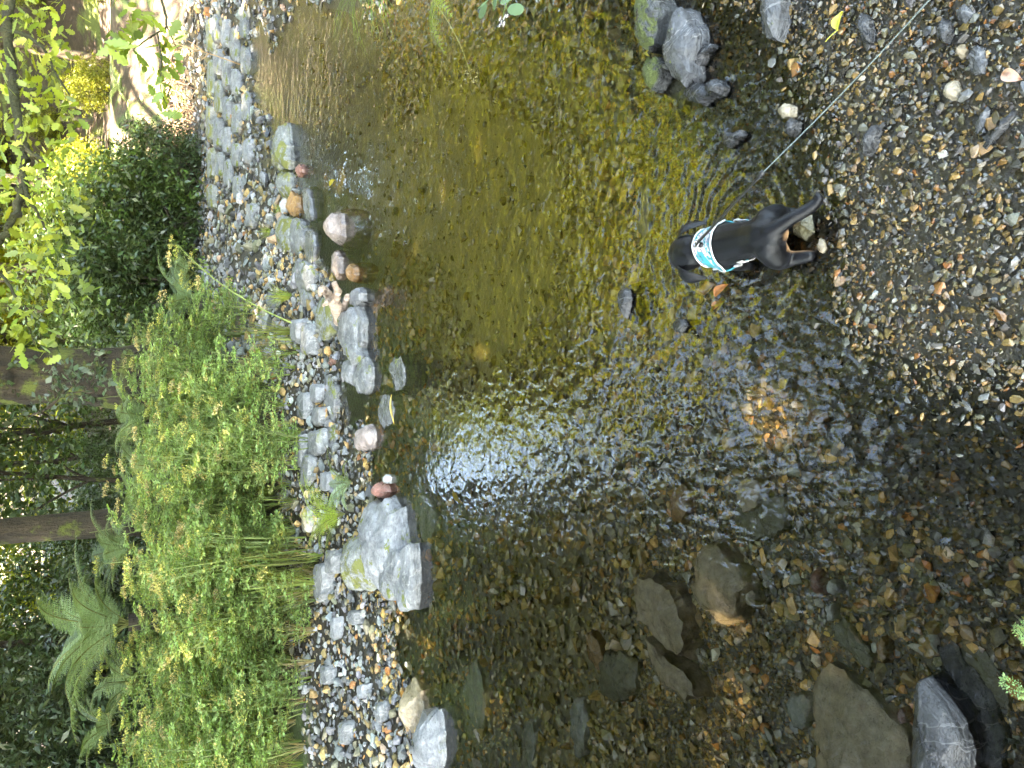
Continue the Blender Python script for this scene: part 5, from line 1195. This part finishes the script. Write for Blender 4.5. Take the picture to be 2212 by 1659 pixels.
bm = bmesh.new()
chain(bm, [(-.135, 0, .165, .050), (-.10, 0, .164, .060), (-.045, 0, .160, .059), (.02, 0, .156, .067), (.075, 0, .154, .073), (.115, 0, .165, .066), (.15, 0, .182, .055), (.185, .004, .190, .053)], (1, 1, 1.0))
chain(bm, [(.06, 0, .140, .052), (-.03, 0, .142, .045), (-.09, 0, .15, .04)])
sphere_mesh(bm, (.222, .006, .196), .066, (1.05, 1.0, .86)); sphere_mesh(bm, (.195, .006, .195), .060, (1.0, 1.02, .9))
chain(bm, [(.235, .008, .183, .038), (.27, .010, .155, .027), (.296, .012, .132, .021)])
for s in (1, -1):
    chain(bm, [(.085, s * .045, .140, .038), (.070, s * .058, .095, .024), (.088, s * .06, .045, .0155), (.092, s * .06, .020, .015)])       # front leg
    sphere_mesh(bm, (.108, s * .06, .012), .018, (1.25, .95, .7))
    # hind leg: thigh, knee forward, hock back, shank down
    k = (-.010 if s > 0 else .012)
    chain(bm, [(-.108, s * .034, .152, .052), (-.104, s * .058, .118, .046), (-.090, s * .068, .085, .034), (-.125, s * .068, .064, .025), (-.164 + k, s * .066, .050, .019), (-.160 + k, s * .066, .022, .016)])
    sphere_mesh(bm, (-.150 + k, s * .068, .012), .018, (1.3, .95, .7))
    for j in (-1, 0, 1):
        sphere_mesh(bm, (-.130 + k, s * .068 + j * .011, .009), .0085); sphere_mesh(bm, (.128, s * .06 + j * .011, .009), .0085)
chain(bm, [(-.145, 0, .188, .028), (-.175, -.012, .180, .024), (-.21, -.032, .164, .021), (-.242, -.050, .140, .020), (-.262, -.066, .126, .0185), (-.272, -.080, .122, .016), (-.270, -.090, .128, .012)])
me = bpy.data.meshes.new('dog_raw'); bm.to_mesh(me); bm.free()
tmp = bpy.data.objects.new('dog_raw', me); COL.objects.link(tmp)
rm = tmp.modifiers.new('r', 'REMESH'); rm.mode = 'VOXEL'; rm.voxel_size = .0042
sm = tmp.modifiers.new('s', 'SMOOTH'); sm.factor = .6; sm.iterations = 16
dg = bpy.context.evaluated_depsgraph_get(); dg.update()
body_me = bpy.data.meshes.new_from_object(tmp.evaluated_get(dg)); bpy.data.objects.remove(tmp); body_me.name = 'body'
V = np.empty(len(body_me.vertices) * 3); body_me.vertices.foreach_get('co', V); V = V.reshape(-1, 3)
col = np.tile(np.array([.003, .003, .0033]), (len(V), 1))
tan = np.array([.30, .165, .075])
def blend(mask, c):
    global col
    m = np.clip(mask, 0, 1)[:, None]; col = col * (1 - m) + np.array(c) * m
blend(1.6 - np.linalg.norm((V - np.array([-.168, .0, .150])) / np.array([.022, .030, .034]), axis=1) * 1.6, tan)           # under the tail
blend((np.abs(V[:, 1]) < .055) * (V[:, 0] < -.1) * (V[:, 2] < .12) * np.clip((.055 - np.abs(V[:, 1])) / .012, 0, 1), tan)      # insides of the thighs
blend(np.clip((.030 - V[:, 2]) / .014, 0, 1), tan * .55)                                                                    # paws
blend(np.clip((V[:, 0] - .262) / .015, 0, 1) * np.clip((.15 - V[:, 2]) / .01, 0, 1), tan)                                      # muzzle sides
blend(np.clip((.118 - V[:, 2]) / .02, 0, 1) * (V[:, 0] > .09) * (V[:, 0] < .16) * (np.abs(V[:, 1]) < .03), (.5, .45, .4))       # chest blaze
a = body_me.color_attributes.new('col', 'FLOAT_COLOR', 'POINT'); c4 = np.ones((len(V), 4), dtype=np.float32); c4[:, :3] = col; a.data.foreach_set('color', c4.ravel())
body_me.shade_smooth()
def fur_material():
    T = NT('short_black_fur'); ob = T.n('TexCoord').outputs['Object']
    c = T.n('VertexColor', layer_name='col').outputs[0]
    mp = T.n('Mapping', i_Vector=ob); mp.inputs['Scale'].default_value = (1, 3.2, 3.2)
    n1 = T.noise(170, 3, .65, mp.outputs[0]); n2 = T.noise(24, 3, .6, mp.outputs[0])
    c = T.mix(.8, c, T.ramp(n1, [(.25, (.3, .3, .3)), (.75, (2.4, 2.4, 2.5))]), 'MULTIPLY')
    b = T.n('Bump', i_Strength=.55, i_Distance=.0016); T.link(T.math('ADD', n1, T.math('MULTIPLY', n2, .8)), b.inputs['Height'])
    p = T.n('BsdfPrincipled', i_Base_Color=c, i_Roughness=.30, i_Normal=b.outputs[0])
    p.inputs['Specular IOR Level'].default_value = .22; p.inputs['Sheen Weight'].default_value = .04; p.inputs['Sheen Roughness'].default_value = .4
    p.inputs['Sheen Tint'].default_value = (.7, .75, .9, 1)
    return T.done(p.outputs[0])
M['fur'] = fur_material(); body_me.materials.clear(); body_me.materials.append(M['fur'])
link('body', body_me, dog)
bvh = BVHTree.FromPolygons([tuple(v) for v in V], [tuple(p.vertices) for p in body_me.polygons])

def ear(s):
    """a hanging flap: thin folded sheet from the side of the skull, drawn back"""
    cl = bez((.238, .050, .214), (.222, .098, .222), (.148, .094, .166), 9); wd = unit(np.array([.42, .62, -.62])); rows = []
    for i, t in enumerate(np.linspace(0, 1, 9)):
        w = .019 + .012 * math.sin(PI * min(1, t * 1.15)) - .014 * max(0, t - .75) / .25; m = cl[i] + np.array([0, 0, .006 * math.sin(PI * t)])
        rows.append([m - wd * w, m - wd * w * .35 + np.array([0, .004, .006]), m + wd * w * .35 + np.array([0, .004, .006]), m + wd * w])
    A = np.array(rows).reshape(-1, 3); n = np.array([0, .006, .003]); V = np.concatenate([A, A - n]); k = len(A); F = []
    for i in range(8):
        for j in range(3):
            q = (i * 4 + j, i * 4 + j + 1, (i + 1) * 4 + j + 1, (i + 1) * 4 + j); F.append(q); F.append(tuple(x + k for x in reversed(q)))
    edge = [i * 4 for i in range(9)] + [8 * 4 + j for j in (1, 2)] + [i * 4 + 3 for i in range(8, -1, -1)] + [2, 1]
    for a_, b_ in zip(edge, edge[1:] + edge[:1]): F.append((a_, a_ + k, b_ + k, b_))
    V[:, 1] *= s; V[:, 1] += .006
    me = bpy.data.meshes.new('ear'); me.from_pydata(V.tolist(), [], F); ca = me.color_attributes.new('col', 'FLOAT_COLOR', 'POINT'); c4 = np.ones((len(V), 4), dtype=np.float32); c4[:, :3] = (.003, .003, .0033); ca.data.foreach_set('color', c4.ravel())
    bm2 = bmesh.new(); bm2.from_mesh(me); bmesh.ops.recalc_face_normals(bm2, faces=bm2.faces); bm2.to_mesh(me); bm2.free()
    me.shade_smooth(); o = link('ear', me, dog, M['fur']); s2 = o.modifiers.new('s', 'SUBSURF'); s2.levels = s2.render_levels = 2
ear(1); ear(-1)
M['nose'] = plain_mat('wet_nose', (.012, .011, .011), .25, .2, 200)
bm = bmesh.new(); sphere_mesh(bm, (.312, .013, .134), .0105, (.8, 1.15, .85)); me = bpy.data.meshes.new('nose'); bm.to_mesh(me); bm.free(); me.shade_smooth(); link('nose', me, dog, M['nose'])
M['eye'] = plain_mat('brown_eye', (.03, .015, .006), .08, .1, 60)
for s in (1, -1):
    bm = bmesh.new(); sphere_mesh(bm, (.252, .009 + s * .030, .196), .0075); me = bpy.data.meshes.new('eye'); bm.to_mesh(me); bm.free(); me.shade_smooth(); link('eye', me, dog, M['eye'])

# harness: a printed back panel wrapped on the shoulders, white piping, belly strap, buckles, ring
def wrap(x, ang, off):
    """point on the coat at station x, angle from straight up, lifted by off"""
    d = Vector((0, math.sin(ang), math.cos(ang))); o = Vector((x, 0, .165)) + d * .3
    hit = bvh.ray_cast(o, -d)
    p = hit[0] if hit[0] is not None else Vector((x, 0, .165)) + d * .06
    return np.array(p + d * off)
def teal_print():
    T = NT('teal_printed_cloth'); ob = T.n('TexCoord').outputs['Object']
    wv = T.n('TexWave', i_Scale=130.0, i_Distortion=.5); wv.bands_direction = 'DIAGONAL'; T.link(ob, wv.inputs['Vector'])
    c = T.mix(T.math('MULTIPLY', wv.outputs['Fac'], .35), (.006, .19, .22), (.02, .32, .33))
    mp = T.n('Mapping', i_Vector=ob); mp.inputs['Scale'].default_value = (1.0, .55, .55); mp.inputs['Rotation'].default_value = (.4, .2, .5); mp.inputs['Location'].default_value = (.3, .13, 0)
    v = T.n('TexVoronoi', i_Scale=27.0); T.link(mp.outputs[0], v.inputs['Vector'])
    cell = T.n('SeparateColor', i_0=v.outputs['Color']).outputs[0]
    nn = T.noise(48, 2, .5, mp.outputs[0], .8)
    c = T.mix(T.math('MULTIPLY', T.math('GREATER_THAN', cell, .74), T.math('GREATER_THAN', nn, .46)), c, (.45, .44, .42))
    c = T.mix(T.math('MULTIPLY', T.math('GREATER_THAN', cell, .56), T.smooth(T.math('ABSOLUTE', T.math('SUBTRACT', nn, .55)), .035, .02)), c, (.16, .13, .17))
    c = T.mix(T.smooth(T.math('ABSOLUTE', T.math('SUBTRACT', nn, .40)), .012, .004), c, (.02, .02, .025))
    b = T.n('Bump', i_Strength=.3, i_Distance=.001); T.link(wv.outputs['Fac'], b.inputs['Height'])
    return T.done(T.n('BsdfPrincipled', i_Base_Color=c, i_Roughness=.7, i_Normal=b.outputs[0]).outputs[0])
M['teal'] = teal_print(); M['piping'] = plain_mat('white_piping', (.42, .41, .40), .6, .1, 90); M['black_web'] = plain_mat('black_webbing', (.012, .012, .014), .5, .4, 300)
M['teal_plain'] = plain_mat('teal_webbing', (.008, .19, .22), .6, .25, 200); M['metal'] = plain_mat('steel_ring', (.5, .5, .52), .25, .1, 50, .05, 1.0)
harness = empty('harness'); harness.parent = dog
xr = lambda a, t: (.066 + .016 * (abs(a) / 1.75) ** 2) + t * (.074 - .010 * (abs(a) / 1.75))
na, nt = 41, 9; A = np.linspace(-1.75, 1.75, na); rows = []
for t in np.linspace(0, 1, nt): rows.append([wrap(xr(a_, t), a_, .006) for a_ in A])
P = np.array(rows).reshape(-1, 3); inn = np.array([[wrap(xr(a_, t), a_, .001) for a_ in A] for t in np.linspace(0, 1, nt)]).reshape(-1, 3)
F = grid_faces(na, nt); Fi = F[:, ::-1] + len(P)
me = bpy.data.meshes.new('back_panel'); me.from_pydata(np.concatenate([P, inn]).tolist(), [], np.concatenate([F, Fi]).tolist()); me.shade_smooth(); me.materials.append(M['teal']); link('back_panel', me, harness)
ring = [wrap(xr(a_, 0), a_, .006) for a_ in A] + [wrap(xr(A[-1], t), A[-1], .006) for t in np.linspace(.1, .9, 6)] + [wrap(xr(a_, 1), a_, .006) for a_ in A[::-1]] + [wrap(xr(A[0], t), A[0], .006) for t in np.linspace(.9, .0, 7)]
v, f = tube(np.array(ring), .0032, 8); b = Buf(); b.add(v, f); link('piping', b.mesh('piping', M['piping']), harness)
def band(name, stations, mat, w=.010, off=.004):
    P = []
    for x, a_ in stations: P.append((wrap(x - w, a_, off), wrap(x + w, a_, off)))
    P = np.array(P); V = np.concatenate([P[:, 0], P[:, 1]]); n = len(P); F = [(i, i + 1, n + i + 1, n + i) for i in range(n - 1)]
    bb = Buf(); bb.add(V, F); o = link(name, bb.mesh(name, mat), harness); so = o.modifiers.new('s', 'SOLIDIFY'); so.thickness = .003; return o
for s in (1, -1):
    band('side_strap', [(.082 - .10 * t, s * (1.75 + .25 * math.sin(PI * t))) for t in np.linspace(0, 1, 14)], M['teal_plain'], .0075)
band('belly_strap', [(.0 - .02 * abs(math.cos(a_)), a_) for a_ in np.linspace(1.5, 2 * PI - 1.5, 26)], M['piping'], .013)
band('chest_strap', [(.115, a_) for a_ in np.linspace(1.7, 2 * PI - 1.7, 26)], M['teal_plain'], .010)
def buckle(x, a_, s=1.0):
    p = wrap(x, a_, .008); bm = bmesh.new(); bmesh.ops.create_cube(bm, size=1); bmesh.ops.scale(bm, vec=(.026 * s, .020 * s, .008), verts=bm.verts); bmesh.ops.bevel(bm, geom=bm.edges[:], offset=.0025, segments=2, affect='EDGES')
    me = bpy.data.meshes.new('buckle'); bm.to_mesh(me); bm.free(); me.materials.append(M['piping']); o = link('buckle', me, harness); o.location = p; o.rotation_euler = (-a_, 0, 0)
buckle(.030, 1.85); buckle(.030, -1.85); buckle(.118, 1.78, 1.1); buckle(.118, -1.78, 1.1)
ringp = Vector(wrap(.116, -.06, .012)); t_ = np.linspace(0, 2 * PI, 25)
v, f = tube(np.stack([ringp.x + .011 * np.cos(t_), ringp.y + .011 * np.sin(t_), ringp.z + .004 * np.sin(t_)], 1), .0018, 6, cap=False); b = Buf(); b.add(v, f); link('ring', b.mesh('ring', M['metal']), harness)
v, f = tube([wrap(.10, .02, .008), wrap(.10, .02, .014)], .009, 12); b = Buf(); b.add(v, f); link('snap', b.mesh('snap', M['black_web']), harness)
tag(dog, 'black and tan puppy in a teal and white harness, wading away from the camera', 'dog')

# leash: clip and black strap, then a thin grey green cord that leaves the picture at the upper edge
lead = empty('leash', tuple(DM @ ringp)); LB = np.array(lead.location)
S0 = np.array(DM @ (ringp + Vector((-.004, 0, .006)))); E1 = WD(2004, -8, 1.2); D0 = E1 - S0
dep = lambda q: float(np.dot(q - EYE, FWD))
k = None
for t in np.linspace(.02, .9, 200):                     # where the strap meets the cord, seen at pixel x = 1643
    q = S0 + D0 * t; r = q - EYE; px = 1106 + FPX * np.dot(r, DWN) / np.dot(r, FWD)
    if px > 1643: k = t; break
K = S0 + D0 * k; E = S0 + D0 * 1.22
sd = unit(np.cross(D0, (0, 0, 1))); up = unit(np.cross(sd, D0))
ts = np.linspace(0, 1, 12)[:, None]; C = S0 + (K - S0) * ts; hw = np.linspace(.011, .008, 12)[:, None]
V = np.concatenate([C + (sd * .8 + up * .6) * hw, C - (sd * .8 + up * .6) * hw]) - LB; b = Buf(); b.add(V, [(i, i + 1, 13 + i, 12 + i) for i in range(11)])
o = link('strap', b.mesh('strap', M['black_web']), lead); so = o.modifiers.new('s', 'SOLIDIFY'); so.thickness = .003
b = Buf(); v, f = tube(np.array([K - D0 * .012, K, K + D0 * .012]) - LB, [.0055, .0075, .004], 10); b.add(v, f); link('connector', b.mesh('connector', M['black_web']), lead)
def cord_mat():
    T = NT('braided_cord'); ob = T.n('TexCoord').outputs['Object']
    n1 = T.noise(420, 2, .5, ob); c = T.ramp(n1, [(.35, (.06, .08, .076)), (.6, (.20, .24, .23))])
    return T.done(T.n('BsdfPrincipled', i_Base_Color=c, i_Roughness=.7).outputs[0])
b = Buf(); tt = np.linspace(0, 1, 60)[:, None]; path = K + (E - K) * tt - np.array([0, 0, .012]) * np.sin(PI * tt)
v, f = tube(path - LB, .0013, 8); b.add(v, f); link('cord', b.mesh('cord', cord_mat()), lead)
b = Buf(); v, f = tube(np.array([S0, S0 - np.array([0, 0, .006]), np.array(DM @ ringp)]) - LB, [.004, .005, .004], 8); b.add(v, f); link('clip', b.mesh('clip', M['metal']), lead)
tag(lead, 'thin grey green dog leash with a black strap end, pulled taut', 'leash')

# ------------------------------------------------------------------ fallen leaves and driftwood
def fallen(label, pix, z, col, width=.5, stem=None, bend=.006, name='fallen_leaf'):
    a, c = W(*pix[0], z), W(*pix[1], z); o = empty(name, tuple(a)); L = np.linalg.norm(c - a); d = unit(c - a); s = unit(np.cross(d, (0, 0, 1))); n = 9; t = np.linspace(0, 1, n)
    w = np.sin(PI * t ** .85) ** .8 * L * width * .5; rows = []
    for sg, lift in ((-1, 1), (-.5, .3), (0, 0), (.5, .3), (1, 1)):
        rows.append(d * (t * L)[:, None] + s * (sg * w)[:, None] + np.array([0, 0, 1.]) * (bend * lift + bend * 1.5 * np.sin(t * 4))[:, None])
    V = np.concatenate(rows); b = Buf(); cc = np.array(col) * np.random.default_rng(int(pix[0][0])).uniform(.8, 1.2, (len(V), 1)); b.add(V, grid_faces(n, 5), cc)
    o2 = link('blade', b.mesh('blade', M['herb']), o)
    if stem is not None:
        b = Buf(); e = W(*stem, z + .01) - a; v, f = tube(bez((0, 0, .004), e * .5 + np.array([0, 0, .006]), e, 6), .0013, 5); b.add(v, f, np.array(col) * .9); link('stalk', b.mesh('stalk', M['stalk']), o)
    return tag(o, label, 'leaf')
fallen('yellow green oval leaf with a long stalk on the gravel', ((1811, 66), (1818, 24)), .028, (.62, .60, .10), .62, (1783, 90))
fallen('long narrow yellow leaf on the thin slate wedge', ((847, 852), (850, 916)), .034, (.62, .48, .16), .16)
fallen('small orange yellow leaf on the bed past the cluster by the fern', ((980, 1058), (998, 1088)), -.02, (.55, .36, .06), .3)
fallen('tiny yellow leaf lying under water out in the pool', ((713, 402), (722, 388)), .006, (.6, .48, .05), .4)
fallen('rust brown leaf in the water alongside the dog', ((1546, 640), (1570, 614)), .006, (.42, .17, .06), .5)
fallen('pinkish leaf curled near the right picture edge', ((2168, 158), (2206, 172)), .03, (.62, .38, .3), .6)
fallen('brown leaf sunk in the running water beyond the dog', ((1542, 668), (1562, 650)), -.01, (.3, .13, .06), .5)
fallen('yellow sunk leaf against the mossy arrowhead stone', ((1404, 122), (1400, 106)), .01, (.55, .50, .12), .4)
root = empty('driftwood', tuple(W(722, 660, .04))); RB = np.array(root.location); M['drift'] = bark_mat('bleached_driftwood', (.22, .15, .11), (.55, .42, .33))
for i, (pts, r0, r1) in enumerate([([(735, 690, .05), (728, 665, .12), (712, 640, .2), (700, 628, .26)], .05, .03), ([(722, 655, .13), (730, 630, .16), (722, 612, .2)], .035, .02), ([(704, 632, .24), (694, 622, .3), (690, 640, .3)], .03, .012), ([(712, 642, .2), (706, 655, .27), (698, 660, .3)], .025, .01), ([(735, 690, .05), (742, 664, .06), (752, 640, .07)], .04, .02)]):
    P = np.array([W(a_, c_, z_) for a_, c_, z_ in pts]) - RB; t = np.linspace(0, len(P) - 1, 12); path = np.stack([np.interp(t, range(len(P)), P[:, q]) for q in range(3)], 1)
    b = Buf(); v, f = tube(path, np.linspace(r0, r1, 12), 10, .45, i * 3); b.add(v, f); link('root_arm', b.mesh('root_arm', M['drift']), root)
tag(root, 'pale knotted driftwood root lying behind the middle slabs', 'driftwood')
st = empty('dry_stalk', tuple(WY(520, 140, 10.2))); TB = np.array(st.location); b = Buf()
for pts in ([(520, 140), (470, 120), (400, 100)], [(440, 112), (425, 98), (405, 88)], [(450, 116), (440, 128), (428, 134)], [(430, 108), (415, 112), (400, 118)]):
    P = np.array([WY(a_, c_, 10.2) for a_, c_ in pts]) - TB; v, f = tube(bez(P[0], P[1], P[2], 7), np.linspace(.010, .004, 7), 5); b.add(v, f, (.42, .27, .14))
link('stalk', b.mesh('stalk', M['stalk']), st); tag(st, 'dry orange brown branched stalk standing on the far ledge', 'stalk')
